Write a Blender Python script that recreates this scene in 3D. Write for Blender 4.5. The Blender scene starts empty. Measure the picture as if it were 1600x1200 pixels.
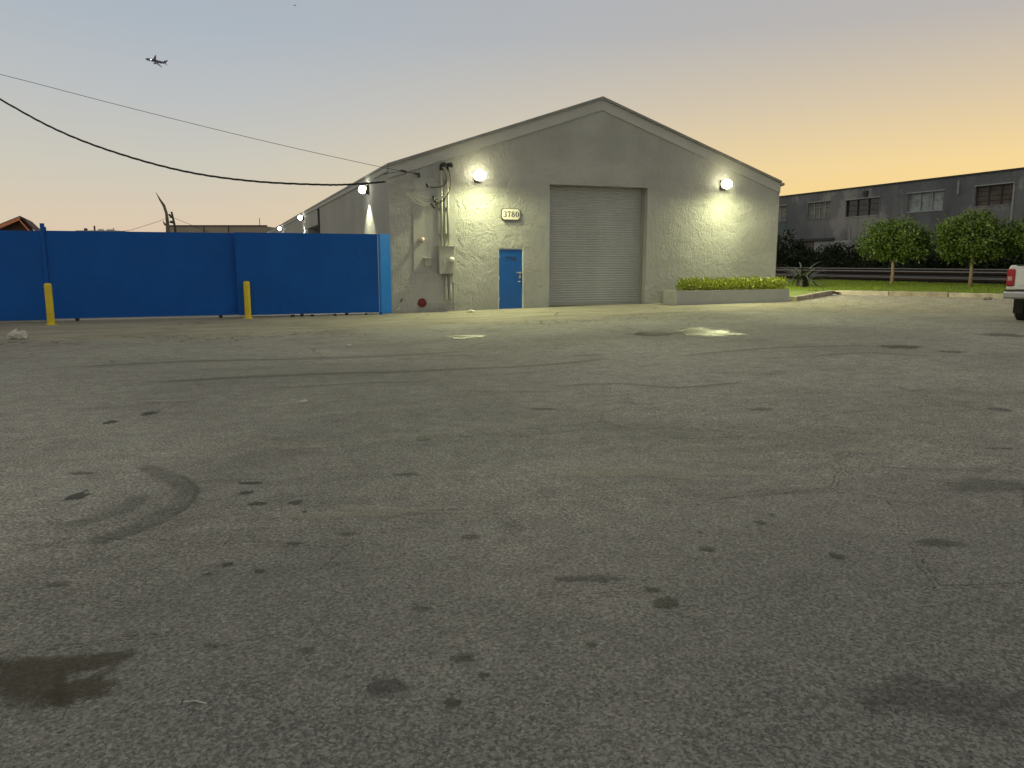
import bpy, bmesh, math, random
from mathutils import Vector, Matrix, noise as mn
PI = math.pi
S = bpy.context.scene
COL = S.collection

# ------------------------------------------------------------------ camera
FPX = 1220.0
PITCH = math.atan((600 - 411) / FPX)
YAW = math.radians(20.7)
CAM = Vector((-4.86, -22.96, 1.5))
F = Vector((math.sin(YAW) * math.cos(PITCH), math.cos(YAW) * math.cos(PITCH), -math.sin(PITCH)))
R = Vector((math.cos(YAW), -math.sin(YAW), 0))
U = R.cross(F)
cd = bpy.data.cameras.new('camera'); cam = bpy.data.objects.new('camera', cd); COL.objects.link(cam)
cd.sensor_width = 36; cd.lens = FPX / 1600 * 36; cd.clip_end = 6000; cd.clip_start = 0.05
cam.matrix_world = Matrix(((R.x, U.x, -F.x, CAM.x), (R.y, U.y, -F.y, CAM.y), (R.z, U.z, -F.z, CAM.z), (0, 0, 0, 1)))
S.camera = cam
S.view_settings.view_transform = 'Standard'; S.view_settings.look = 'None'
S.view_settings.exposure = 0.0; S.view_settings.gamma = 1

# ------------------------------------------------------------------ dusk sky (afterglow to the right)
W = bpy.data.worlds.new('World'); S.world = W; W.use_nodes = True
nt = W.node_tree; nt.nodes.clear()
def wn(t, **k):
    n = nt.nodes.new(t)
    for a, b in k.items(): setattr(n, a, b)
    return n
SUNAZ = YAW + math.radians(50)           # direction of the afterglow, measured from +Y towards +X
tc = wn('ShaderNodeTexCoord'); sep = wn('ShaderNodeSeparateXYZ')
nt.links.new(tc.outputs['Generated'], sep.inputs[0])
dot = wn('ShaderNodeVectorMath', operation='DOT_PRODUCT')
nt.links.new(tc.outputs['Generated'], dot.inputs[0]); dot.inputs[1].default_value = (math.sin(SUNAZ), math.cos(SUNAZ), 0)
az = wn('ShaderNodeMapRange', interpolation_type='SMOOTHSTEP')
nt.links.new(dot.outputs['Value'], az.inputs[0]); az.inputs[1].default_value = 0.28; az.inputs[2].default_value = 1.02
azb = wn('ShaderNodeMapRange', interpolation_type='SMOOTHSTEP')
nt.links.new(dot.outputs['Value'], azb.inputs[0]); azb.inputs[1].default_value = -0.6; azb.inputs[2].default_value = 0.3
def s2l(c): return tuple((v / 255 / 12.92 if v / 255 <= .04045 else ((v / 255 + .055) / 1.055) ** 2.4) for v in c)
def wramp(stops):
    r = wn('ShaderNodeValToRGB'); nt.links.new(sep.outputs['Z'], r.inputs[0]); e = r.color_ramp.elements
    e[0].position = stops[0][0]; e[0].color = (*s2l(stops[0][1]), 1)
    e[1].position = stops[-1][0]; e[1].color = (*s2l(stops[-1][1]), 1)
    for p, c in stops[1:-1]:
        q = e.new(p); q.color = (*s2l(c), 1)
    return r
rw = wramp([(0, (255, 204, 118)), (.05, (255, 217, 133)), (.11, (244, 214, 152)), (.18, (217, 198, 166)), (.26, (186, 180, 175)), (.36, (176, 176, 180)), (1, (192, 188, 180))])
rl = wramp([(0, (226, 196, 164)), (.05, (219, 202, 178)), (.11, (204, 200, 187)), (.18, (189, 192, 193)), (.26, (173, 183, 193)), (.36, (168, 176, 186)), (1, (192, 188, 180))])
rb = wramp([(0, (212, 205, 186)), (.2, (204, 200, 185)), (1, (192, 188, 180))])
m1 = wn('ShaderNodeMixRGB'); m2 = wn('ShaderNodeMixRGB')
nt.links.new(azb.outputs[0], m1.inputs[0]); nt.links.new(rb.outputs[0], m1.inputs[1]); nt.links.new(rl.outputs[0], m1.inputs[2])
nt.links.new(az.outputs[0], m2.inputs[0]); nt.links.new(m1.outputs[0], m2.inputs[1]); nt.links.new(rw.outputs[0], m2.inputs[2])
sky = wn('ShaderNodeTexSky', sky_type='NISHITA'); sky.sun_disc = False
sky.sun_elevation = math.radians(1.0); sky.sun_rotation = SUNAZ
b1 = wn('ShaderNodeBackground'); b1.inputs[1].default_value = 0.98; nt.links.new(m2.outputs[0], b1.inputs[0])
b2 = wn('ShaderNodeBackground'); b2.inputs[1].default_value = 0.01; nt.links.new(sky.outputs[0], b2.inputs[0])
add = wn('ShaderNodeAddShader'); out = wn('ShaderNodeOutputWorld')
nt.links.new(b1.outputs[0], add.inputs[0]); nt.links.new(b2.outputs[0], add.inputs[1]); nt.links.new(add.outputs[0], out.inputs[0])

# ------------------------------------------------------------------ lamp power
P_FRONT, P_SIDE = 150.0, 45.0
LAMPCOL = (0.98, 1.0, 0.52)

# ------------------------------------------------------------------ helpers
GU = [(-400, 0), (-1, 0), (5, .11), (8.6, .15), (14, .19), (20, .25), (34, .28), (37, .35), (45, .6), (54, .75), (60, .8), (3000, .8)]
def g(u):
    for (a, za), (b, zb) in zip(GU, GU[1:]):
        if u <= b: return za + (zb - za) * max(0, (u - a)) / (b - a)
    return .8
def ray(x, y): return F * FPX + R * (x - 800) - U * (y - 600)
def on_ground(x, y):
    d = ray(x, y); z = 0.1
    for _ in range(12):
        p = CAM + d * ((z - CAM.z) / d.z); z = .5 * z + .5 * g(p.x)
    return p
def on_wall(x, y, v=0.0):
    d = ray(x, y); return CAM + d * ((v - CAM.y) / d.y)
def at_depth(x, y, D): return CAM + ray(x, y) * (D / FPX)

def tag(o, label=None, cat=None, group=None, kind=None):
    if label: o['label'] = label
    if cat: o['category'] = cat
    if group: o['group'] = group
    if kind: o['kind'] = kind
    return o
def thing(name, label, cat, loc, group=None, rz=0):
    o = bpy.data.objects.new(name, None); COL.objects.link(o); o.location = loc; o.rotation_euler = (0, 0, rz)
    o.empty_display_size = .2
    return tag(o, label, cat, group)
def wloc(o):
    v = Vector((0, 0, 0))
    while o: v += Vector(o.location); o = o.parent
    return v
class MB:
    def __init__(s): s.v = []; s.f = []; s.a = []
    def add(s, vs, fs):
        n = len(s.v); s.v += [tuple(p) for p in vs]; s.f += [tuple(i + n for i in f) for f in fs]; return s
    def box(s, x0, x1, y0, y1, z0, z1, M=None):
        vs = [Vector(p) for p in ((x0, y0, z0), (x1, y0, z0), (x1, y1, z0), (x0, y1, z0), (x0, y0, z1), (x1, y0, z1), (x1, y1, z1), (x0, y1, z1))]
        if M: vs = [M @ p for p in vs]
        return s.add(vs, [(3, 2, 1, 0), (4, 5, 6, 7), (0, 1, 5, 4), (1, 2, 6, 5), (2, 3, 7, 6), (3, 0, 4, 7)])
    def quad(s, *p): return s.add(p, [tuple(range(len(p)))])
    def prism(s, poly, axis, a, b):
        # poly of 2D points, extruded along axis 'x','y','z'
        def mk(p, t): return {'x': (t, p[0], p[1]), 'y': (p[0], t, p[1]), 'z': (p[0], p[1], t)}[axis]
        n = len(poly); vs = [mk(p, a) for p in poly] + [mk(p, b) for p in poly]
        fs = [tuple(range(n))[::-1], tuple(range(n, 2 * n))] + [(i, (i + 1) % n, n + (i + 1) % n, n + i) for i in range(n)]
        return s.add(vs, fs)
    def tube(s, pts, r, seg=8, caps=True):
        pts = [Vector(p) for p in pts]; n = len(pts); vs = []
        rr = r if isinstance(r, (list, tuple)) else [r] * n
        up = None
        for i, p in enumerate(pts):
            t = (pts[min(i + 1, n - 1)] - pts[max(i - 1, 0)]).normalized()
            if up is None: up = t.orthogonal().normalized()
            up = (up - t * up.dot(t)).normalized(); w = t.cross(up)
            for k in range(seg):
                a = 2 * PI * k / seg; vs.append(p + (up * math.cos(a) + w * math.sin(a)) * rr[i])
        fs = [(i * seg + k, i * seg + (k + 1) % seg, (i + 1) * seg + (k + 1) % seg, (i + 1) * seg + k) for i in range(n - 1) for k in range(seg)]
        if caps: fs += [tuple(range(seg))[::-1], tuple(range((n - 1) * seg, n * seg))]
        return s.add(vs, fs)
    def ball(s, c, r, n=8, m=6):
        c = Vector(c); rx, ry, rz = r if isinstance(r, (list, tuple)) else (r, r, r)
        vs = [c + Vector((0, 0, rz))]
        for j in range(1, m):
            for i in range(n):
                a = 2 * PI * i / n; b = PI * j / m
                vs.append(c + Vector((rx * math.sin(b) * math.cos(a), ry * math.sin(b) * math.sin(a), rz * math.cos(b))))
        vs.append(c - Vector((0, 0, rz))); L = len(vs) - 1
        fs = [(0, 1 + i, 1 + (i + 1) % n) for i in range(n)]
        fs += [(1 + j * n + i, 1 + (j + 1) * n + i, 1 + (j + 1) * n + (i + 1) % n, 1 + j * n + (i + 1) % n) for j in range(m - 2) for i in range(n)]
        fs += [(L, 1 + (m - 2) * n + (i + 1) % n, 1 + (m - 2) * n + i) for i in range(n)]
        return s.add(vs, fs)
    def build(s, name, mat, parent=None, bevel=0, smooth=False, local=False, origin=None):
        me = bpy.data.meshes.new(name); off = Vector((0, 0, 0))
        if parent is not None and not local: off = wloc(parent)
        elif origin is not None: off = Vector(origin)
        me.from_pydata([tuple(Vector(p) - off) for p in s.v], [], s.f)
        if s.a:
            at = me.attributes.new('fade', 'FLOAT', 'POINT')
            for i, x in enumerate(s.a): at.data[i].value = x
        if smooth:
            for p in me.polygons: p.use_smooth = True
        me.update(); me.materials.append(mat)
        o = bpy.data.objects.new(name, me); COL.objects.link(o)
        if parent is not None: o.parent = parent
        elif origin is not None: o.location = origin
        if bevel:
            b = o.modifiers.new('bevel', 'BEVEL'); b.width = bevel; b.segments = 2; b.limit_method = 'ANGLE'
        return o
def copy_tree(o, parent=None):
    c = o.copy(); COL.objects.link(c)
    if parent: c.parent = parent
    for ch in list(o.children): copy_tree(ch, c)
    return c

# ------------------------------------------------------------------ materials
def mat(name, col, rough=.8, metal=0, bump=None, var=0.0, vscale=2.0, spec=.5, vcol=None, bscale=None, streak=None):
    m = bpy.data.materials.new(name); m.use_nodes = True; t = m.node_tree; b = t.nodes['Principled BSDF']
    b.inputs['Base Color'].default_value = (*col, 1); b.inputs['Roughness'].default_value = rough
    b.inputs['Metallic'].default_value = metal; b.inputs['Specular IOR Level'].default_value = spec
    co = t.nodes.new('ShaderNodeTexCoord')
    if var:
        n = t.nodes.new('ShaderNodeTexNoise'); n.inputs['Scale'].default_value = vscale; n.inputs['Detail'].default_value = 6; n.inputs['Roughness'].default_value = .65
        if streak:
            mp = t.nodes.new('ShaderNodeMapping'); mp.inputs['Scale'].default_value = streak; t.links.new(co.outputs['Object'], mp.inputs[0]); t.links.new(mp.outputs[0], n.inputs['Vector'])
        else: t.links.new(co.outputs['Object'], n.inputs['Vector'])
        r = t.nodes.new('ShaderNodeValToRGB'); r.color_ramp.elements[0].position = .3; r.color_ramp.elements[1].position = .72
        c2 = vcol or tuple(min(1, c * (1 + var)) for c in col); c1 = tuple(c * (1 - var) for c in col)
        r.color_ramp.elements[0].color = (*c1, 1); r.color_ramp.elements[1].color = (*c2, 1)
        t.links.new(n.outputs['Fac'], r.inputs[0]); t.links.new(r.outputs[0], b.inputs['Base Color'])
    if bump:
        n = t.nodes.new('ShaderNodeTexNoise'); n.inputs['Scale'].default_value = bscale or 30; n.inputs['Detail'].default_value = 4
        t.links.new(co.outputs['Object'], n.inputs['Vector'])
        bp = t.nodes.new('ShaderNodeBump'); bp.inputs['Strength'].default_value = 1; bp.inputs['Distance'].default_value = bump
        t.links.new(n.outputs['Fac'], bp.inputs['Height']); t.links.new(bp.outputs[0], b.inputs['Normal'])
    return m
class NT:
    """small node-tree writer"""
    def __init__(s, name):
        s.m = bpy.data.materials.new(name); s.m.use_nodes = True; s.t = s.m.node_tree; s.b = s.t.nodes['Principled BSDF']
        s.out = s.t.nodes['Material Output']; s.co = s.t.nodes.new('ShaderNodeTexCoord').outputs['Object']
    def L(s, a, b): s.t.links.new(a, b)
    def mapp(s, scale=(1, 1, 1), rot=(0, 0, 0), src=None):
        n = s.t.nodes.new('ShaderNodeMapping'); n.inputs['Scale'].default_value = scale; n.inputs['Rotation'].default_value = rot
        s.L(src or s.co, n.inputs[0]); return n.outputs[0]
    def noise(s, scale, detail=5, rough=.6, vec=None, dist=0):
        n = s.t.nodes.new('ShaderNodeTexNoise'); n.inputs['Scale'].default_value = scale; n.inputs['Detail'].default_value = detail
        n.inputs['Roughness'].default_value = rough; n.inputs['Distortion'].default_value = dist
        s.L(vec or s.co, n.inputs['Vector']); return n.outputs['Fac']
    def voro(s, scale, feature='F1', vec=None, out='Distance'):
        n = s.t.nodes.new('ShaderNodeTexVoronoi'); n.feature = feature; n.inputs['Scale'].default_value = scale
        s.L(vec or s.co, n.inputs['Vector']); return n.outputs[out]
    def math(s, op, a, b=None, c=None, clamp=False):
        n = s.t.nodes.new('ShaderNodeMath'); n.operation = op; n.use_clamp = clamp
        for i, x in enumerate((a, b, c)):
            if x is None: continue
            if isinstance(x, (int, float)): n.inputs[i].default_value = x
            else: s.L(x, n.inputs[i])
        return n.outputs[0]
    def rng(s, x, a, b, c=0, d=1, smooth=True):
        n = s.t.nodes.new('ShaderNodeMapRange'); n.interpolation_type = 'SMOOTHSTEP' if smooth else 'LINEAR'
        s.L(x, n.inputs[0])
        for i, q in enumerate((a, b, c, d)): n.inputs[i + 1].default_value = q
        return n.outputs[0]
    def mix(s, f, a, b, mode='MIX'):
        n = s.t.nodes.new('ShaderNodeMixRGB'); n.blend_type = mode
        for i, x in enumerate((f, a, b)):
            if isinstance(x, (int, float)): n.inputs[i].default_value = x
            elif isinstance(x, tuple): n.inputs[i].default_value = (*x, 1)
            else: s.L(x, n.inputs[i])
        return n.outputs[0]
    def xyz(s):
        n = s.t.nodes.new('ShaderNodeSeparateXYZ'); s.L(s.co, n.inputs[0]); return n.outputs
    def bump(s, h, dist, prev=None):
        n = s.t.nodes.new('ShaderNodeBump'); n.inputs['Distance'].default_value = dist; n.inputs['Strength'].default_value = 1
        s.L(h, n.inputs['Height'])
        if prev: s.L(prev, n.inputs['Normal'])
        return n.outputs[0]

def ground_mat():
    n = NT('asphalt'); x, y, z = n.xyz()
    flow = n.mapp((.35, 1.6, 1))                                   # sweeping marks run along the lot
    big = n.noise(.16, 6, .62, dist=.6); strk = n.noise(1.1, 7, .65, flow, .5); mid = n.noise(2.2, 6, .7)
    fine = n.noise(55, 3, .7); grit = n.voro(75)
    a = n.mix(n.rng(big, .32, .68), (.275, .271, .245), (.445, .438, .392))
    a = n.mix(n.rng(strk, .48, .75, 0, .55), a, (.41, .40, .335))
    a = n.mix(n.rng(strk, .43, .28, 0, .5), a, (.165, .16, .142))
    a = n.mix(n.rng(mid, .56, .72, 0, .35), a, (.155, .15, .135))
    a = n.mix(.85, a, n.mix(n.rng(fine, .3, .7), (.38, .38, .38), (1.22, 1.22, 1.20)), 'MULTIPLY')
    a = n.mix(.8, a, n.mix(n.rng(n.noise(5, 6, .7), .3, .7), (.80, .80, .80), (1.15, 1.15, 1.12)), 'MULTIPLY')
    chips = n.t.nodes.new('ShaderNodeSeparateXYZ'); n.L(n.voro(85, out='Color'), chips.inputs[0])
    a = n.mix(.9, a, n.mix(n.rng(chips.outputs[0], .1, .95), (.74, .74, .74), (1.34, 1.33, 1.31)), 'MULTIPLY')
    near_dark = n.rng(n.math('ADD', y, n.math('MULTIPLY', n.math('SUBTRACT', n.noise(.5, 5), .5), 5)), -18.0, -21.0)  # colour darkened towards the camera, for lamp falloff and vignetting
    a = n.mix(n.math('MULTIPLY', near_dark, .8), a, n.mix(n.rng(chips.outputs[1], .2, .9), (.11, .11, .105), (.28, .275, .255)))
    spk = n.rng(grit, .06, .16, 1, 0)
    sel = n.rng(n.noise(16, 2), .45, .62)
    a = n.mix(n.math('MULTIPLY', n.math('MULTIPLY', spk, sel), .75), a, (.60, .57, .50))
    # pale concrete apron against the building, ragged edge
    edge = n.math('ADD', y, n.math('MULTIPLY', n.math('SUBTRACT', n.noise(.55, 6, .7), .5), 5.5))
    dip = n.math('MULTIPLY', n.rng(x, -9, 3, 1, 0), 1.2)
    edge = n.math('ADD', edge, dip)
    ap = n.rng(edge, -6.2, -3.6)
    conc = n.mix(n.rng(strk, .35, .7), (.30, .28, .215), (.41, .385, .30))
    conc = n.mix(n.rng(n.noise(.9, 6, .7), .52, .66, 0, .5), conc, (.19, .18, .15))
    conc = n.mix(.6, conc, n.mix(n.rng(fine, .3, .7), (.7, .7, .7), (1, 1, 1)), 'MULTIPLY')
    crv = n.mapp((1, 1.3, 1), src=None)
    wob = n.t.nodes.new('ShaderNodeMixRGB'); wob.inputs[0].default_value = .12
    n.L(crv, wob.inputs[1]); nz = n.t.nodes.new('ShaderNodeTexNoise'); nz.inputs['Scale'].default_value = 2.5; n.L(n.co, nz.inputs['Vector']); n.L(nz.outputs['Color'], wob.inputs[2])
    ck = n.voro(.8, 'DISTANCE_TO_EDGE', wob.outputs[0])
    crack = n.math('MULTIPLY', n.rng(ck, .004, .02, 1, 0), n.rng(n.noise(.35, 3), .5, .6))
    a = n.mix(n.math('MULTIPLY', n.math('MULTIPLY', crack, n.rng(y, -13, -8)), .3), a, (.05, .048, .04))
    conc = n.mix(n.math('MULTIPLY', crack, .75), conc, (.07, .065, .05))
    a = n.mix(ap, a, conc)
    # crumbled edge with alligator cracking where apron and asphalt meet
    ck2 = n.voro(3.2, 'DISTANCE_TO_EDGE', wob.outputs[0])
    band = n.math('MULTIPLY', n.rng(edge, -6.6, -5.6), n.rng(edge, -3.6, -4.8))
    alli = n.math('MULTIPLY', n.math('MULTIPLY', n.rng(ck2, .01, .05, 1, 0), band), n.rng(n.noise(.5, 3), .42, .55))
    a = n.mix(n.math('MULTIPLY', alli, .8), a, (.05, .045, .035))
    # sandy gravel on the far right
    gx = n.math('ADD', x, n.math('MULTIPLY', n.math('SUBTRACT', n.noise(.3, 5), .5), 7))
    gy = n.math('ADD', y, n.math('MULTIPLY', n.math('SUBTRACT', n.noise(.4, 5), .5), 6))
    gv = n.math('MULTIPLY', n.rng(gx, 8.5, 13.5), n.rng(gy, -11, -6))
    gcol = n.mix(n.rng(n.noise(3, 6, .75), .35, .7), (.24, .22, .165), (.44, .40, .30))
    gcol = n.mix(n.rng(n.voro(14, out='Distance'), .1, .5, .5, 0), gcol, (.42, .39, .32))
    a = n.mix(gv, a, gcol)
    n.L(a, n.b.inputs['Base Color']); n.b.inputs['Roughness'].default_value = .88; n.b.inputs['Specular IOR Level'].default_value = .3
    h = n.math('ADD', n.math('MULTIPLY', fine, .9), n.math('MULTIPLY', grit, -.6))
    h = n.math('ADD', h, n.math('MULTIPLY', n.noise(22, 5, .75), 1.6)); h = n.math('ADD', h, n.math('MULTIPLY', n.voro(30), -.7))
    b1_ = n.bump(h, .020)
    b2_ = n.bump(n.math('ADD', n.math('MULTIPLY', mid, 1.0), n.math('MULTIPLY', n.math('ADD', crack, alli), -.4)), .05, b1_)
    n.L(b2_, n.b.inputs['Normal']); return n.m
def decal(name, col, rough=.8, amt=.8, metal=0, edge=9, spec=.4):
    n = NT(name); n.b.inputs['Base Color'].default_value = (*col, 1); n.b.inputs['Roughness'].default_value = rough
    n.b.inputs['Specular IOR Level'].default_value = spec
    at = n.t.nodes.new('ShaderNodeAttribute'); at.attribute_name = 'fade'
    q = n.math('ADD', at.outputs['Fac'], n.math('MULTIPLY', n.math('SUBTRACT', n.noise(edge, 8, .75), .5), 1.5))
    fac = n.math('MULTIPLY', n.rng(q, .22, .5), amt)
    gr = n.rng(n.noise(60, 3, .7), .3, .6, .55, 1)
    fac = n.math('MULTIPLY', fac, gr)
    tr = n.t.nodes.new('ShaderNodeBsdfTransparent'); mx = n.t.nodes.new('ShaderNodeMixShader')
    n.L(fac, mx.inputs[0]); n.L(tr.outputs[0], mx.inputs[1]); n.L(n.b.outputs[0], mx.inputs[2]); n.L(mx.outputs[0], n.out.inputs[0])
    n.L(n.bump(n.noise(50, 3), .006), n.b.inputs['Normal'])
    return n.m
def stucco(name, col, strong=.05):
    n = NT(name); x, y, z = n.xyz()
    c = n.mix(n.rng(n.noise(.6, 6, .65), .3, .7), tuple(v * .93 for v in col), tuple(v * 1.04 for v in col))
    st = n.noise(3, 5, .6, n.mapp((1.5, 1.5, .25)))
    c = n.mix(n.rng(st, .55, .8, 0, .25), c, tuple(v * .78 for v in col))
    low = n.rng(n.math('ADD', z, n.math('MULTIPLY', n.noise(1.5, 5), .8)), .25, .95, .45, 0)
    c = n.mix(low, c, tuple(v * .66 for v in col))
    n.L(c, n.b.inputs['Base Color']); n.b.inputs['Roughness'].default_value = .85; n.b.inputs['Specular IOR Level'].default_value = .25
    rake = n.noise(7, 5, .7, n.mapp((1.9, 1.9, .38)), 1.2)
    swirl = n.noise(2.3, 7, .72, dist=1.6)
    ridge = n.math('ABSOLUTE', n.math('SUBTRACT', n.noise(3.4, 4, .6, dist=.9), .5))
    msk = n.rng(n.noise(.5, 3), .4, .62)
    h = n.math('ADD', n.math('MULTIPLY', rake, n.math('ADD', n.math('MULTIPLY', msk, .9), .15)), n.math('MULTIPLY', swirl, .7))
    h = n.math('ADD', h, n.math('MULTIPLY', ridge, -.9)); h = n.math('ADD', h, n.math('MULTIPLY', n.noise(30, 3), .14))
    n.L(n.bump(h, strong), n.b.inputs['Normal']); return n.m
def foliage(name, c1, c2, c3, rough=.4, scale=2.0, spec=.5):
    n = NT(name)
    f1 = n.noise(13, 3, .8); f2 = n.noise(scale, 3)
    c = n.mix(n.rng(f1, .35, .65), c1, c2); c = n.mix(n.rng(f2, .5, .7, 0, .7), c, c3)
    n.L(c, n.b.inputs['Base Color']); n.b.inputs['Roughness'].default_value = rough; n.b.inputs['Specular IOR Level'].default_value = spec
    return n.m
def emit(name, col, s):
    n = NT(name); n.b.inputs['Base Color'].default_value = (.8, .8, .7, 1)
    n.b.inputs['Emission Color'].default_value = (*col, 1); n.b.inputs['Emission Strength'].default_value = s; return n.m
def aged(name):
    """dark weathered concrete: grey paint patches, peeled paler render, dark runs, old blue-green tint"""
    n = NT(name)
    c = n.mix(n.rng(n.noise(.12, 5, .6), .35, .65), (.10, .108, .125), (.18, .187, .205))
    c = n.mix(n.rng(n.noise(.25, 7, .7, n.mapp((1, .6, .5))), .51, .58, 0, .8), c, (.30, .295, .285))
    c = n.mix(n.rng(n.noise(1.1, 6, .7, n.mapp((1, 1, .12))), .52, .72, 0, .6), c, (.055, .055, .06))
    c = n.mix(n.rng(n.noise(.3, 4, .6, n.mapp((1, .5, .9))), .63, .70, 0, .6), c, (.08, .15, .15))
    c = n.mix(n.rng(n.noise(3, 6, .7), .5, .75, 0, .4), c, (.17, .165, .16))
    n.L(c, n.b.inputs['Base Color']); n.b.inputs['Roughness'].default_value = .9
    n.L(n.bump(n.noise(5, 6, .7), .05), n.b.inputs['Normal']); return n.m

M = {}
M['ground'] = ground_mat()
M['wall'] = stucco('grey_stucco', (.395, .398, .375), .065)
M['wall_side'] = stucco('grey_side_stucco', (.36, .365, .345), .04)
M['smooth'] = mat('grey_render', (.36, .363, .345), .8, bump=.006, bscale=12, var=.08, vscale=1.5)
M['trim'] = mat('grey_trim_render', (.395, .398, .375), .8, bump=.005, bscale=9, var=.06, vscale=1)
M['roof'] = mat('grey_roof_membrane', (.30, .30, .29), .8, var=.15, vscale=.8)
M['drip'] = mat('dark_drip_edge', (.22, .22, .21), .6, var=.2)
M['shutter'] = mat('shutter_steel', (.39, .40, .395), .5, .25, var=.10, vscale=1.2, streak=(1, 1, .3), bump=.0008, bscale=60)
M['rail_steel'] = mat('galvanised_guide', (.33, .33, .31), .45, .5, var=.1)
M['blue'] = mat('blue_gate_paint', (.0008, .080, .34), .6, spec=.25, var=.13, vscale=.9, bump=.05, bscale=.8)
M['blue_lit'] = mat('blue_lit_paint', (.003, .14, .50), .42, var=.08, vscale=1.5)  # gate blue made lighter, lamplight on the folded post put into the colour
M['bluedoor'] = mat('blue_door_paint', (.002, .085, .33), .42, var=.08, vscale=2, bump=.001, bscale=20)
M['frame'] = mat('pale_door_frame', (.5, .55, .55), .5, var=.12, vscale=4)
M['steel'] = mat('bright_steel', (.6, .6, .58), .3, .9, var=.1, vscale=8)
M['yellow'] = mat('yellow_bollard_paint', (.62, .47, .02), .45, var=.16, vscale=5, bump=.001, bscale=25)
M['dark'] = mat('dark_metal', (.035, .035, .035), .5, .3, var=.2)
M['black'] = mat('black_rubber_cable', (.012, .012, .012), .55, var=.3)
M['palewire'] = mat('grey_wire_jacket', (.38, .37, .33), .45, .2, var=.15)
M['conduit'] = mat('painted_conduit', (.42, .42, .37), .5, .1, var=.1)
M['boxpaint'] = mat('grey_box_enamel', (.34, .34, .30), .5, .1, var=.08)
M['glass'] = mat('dark_window_glass', (.03, .035, .04), .15, 0, var=.4, vscale=1.3)
M['milky'] = mat('dusty_window_glass', (.22, .26, .28), .35, 0, var=.5, vscale=1.5)
M['lens'] = emit('lit_lamp_lens', (1.0, .95, .62), 22)
M['lens2'] = emit('lit_side_lamp_lens', (1.0, .97, .78), 20)
M['house'] = mat('bronze_lamp_housing', (.05, .045, .035), .45, .4, var=.1)
M['sign'] = mat('cream_plaque_enamel', (.74, .72, .62), .5, var=.04)
M['letters'] = mat('dark_numeral_paint', (.03, .028, .025), .5, var=.1)
M['red'] = mat('red_valve_enamel', (.16, .012, .012), .4, var=.25, vscale=10)
M['pink'] = mat('pink_alarm_plastic', (.55, .30, .25), .4, var=.1)
M['planter'] = mat('planter_render', (.36, .37, .35), .8, bump=.004, bscale=14, var=.07, vscale=2)
M['soil'] = mat('dark_soil', (.04, .03, .02), .95, var=.4, vscale=10)
M['hedge'] = foliage('golden_hedge_leaves', (.16, .22, .02), (.36, .42, .03), (.48, .46, .06), .45, 6)
M['tree'] = foliage('glossy_tree_leaves', (.045, .08, .010), (.12, .19, .02), (.17, .24, .035), .40, 2.5, .5)
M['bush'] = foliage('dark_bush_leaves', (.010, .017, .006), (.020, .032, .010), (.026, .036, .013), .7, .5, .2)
M['trunk'] = mat('pale_bark', (.33, .25, .15), .85, var=.25, vscale=6, bump=.006, bscale=18, streak=(3, 3, .6))
M['darkbark'] = mat('dark_bark', (.05, .042, .035), .9, var=.25, vscale=6, bump=.01, bscale=8)
M['deadbark'] = mat('dead_bark', (.13, .10, .075), .9, var=.35, vscale=2, bump=.02, bscale=5)
M['blade'] = foliage('strap_leaves', (.035, .045, .02), (.07, .085, .04), (.16, .17, .08), .45, 3)
M['grass'] = foliage('lawn_blades', (.12, .19, .010), (.19, .27, .015), (.26, .31, .03), .6, 2, .2)
M['turf'] = mat('turf_soil', (.11, .15, .015), .95, var=.35, vscale=3)
M['kerb'] = mat('kerb_concrete', (.46, .41, .30), .9, var=.3, vscale=3, bump=.015, bscale=9)
M['kerb_worn'] = mat('worn_kerb_concrete', (.34, .29, .21), .9, var=.35, vscale=3, bump=.015, bscale=9)
M['stone'] = mat('pebble_stone', (.22, .21, .18), .85, var=.5, vscale=25)
M['paler'] = mat('pale_rubble', (.45, .43, .38), .85, var=.2, vscale=12, bump=.02, bscale=20)
M['ballast'] = mat('dark_ballast', (.020, .018, .016), .95, var=.5, vscale=2.5, spec=.05)
M['railhead'] = mat('worn_rail_steel', (.42, .42, .43), .35, .8, var=.1, vscale=3)
M['railrust'] = mat('rusty_rail_web', (.05, .035, .028), .9, var=.2, vscale=3, spec=.1)
M['sleeper'] = mat('sleeper_timber', (.022, .019, .016), .95, var=.3, vscale=4, spec=.05)
M['aged'] = aged('aged_concrete_wall')
M['beam'] = mat('dark_lintel', (.05, .05, .055), .8, var=.2)  # plain dark grey for lintels, caps and frames
M['sill'] = mat('pale_window_trim', (.30, .31, .33), .7, var=.2)
M['boards'] = mat('boarded_opening', (.10, .085, .075), .85, var=.35, vscale=1.2)
M['block'] = mat('blocked_window', (.20, .21, .19), .85, var=.35, vscale=1.2)
M['carwhite'] = mat('white_car_paint', (.78, .78, .76), .25, 0, var=.02, spec=.6)
M['chrome'] = mat('bumper_chrome', (.55, .55, .55), .22, 1, var=.05)
M['tail'] = mat('red_tail_lens', (.42, .012, .015), .15, var=.1, spec=.8)
M['clear'] = mat('clear_reverse_lens', (.6, .35, .33), .15, var=.05)
M['tyre'] = mat('tyre_rubber', (.02, .02, .02), .85, var=.2)
M['carglass'] = mat('tinted_car_glass', (.01, .012, .015), .08, var=.1)
M['orange'] = mat('orange_fascia', (.62, .22, .09), .7, var=.2, vscale=3)
M['brown'] = mat('dark_eave_timber', (.06, .022, .015), .8, var=.3)
M['shingle'] = mat('grey_shingle', (.16, .17, .17), .9, var=.2, vscale=2)
M['tan'] = mat('tan_parapet_render', (.30, .255, .205), .9, var=.15, vscale=.7, streak=(1, 1, .3))
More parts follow.
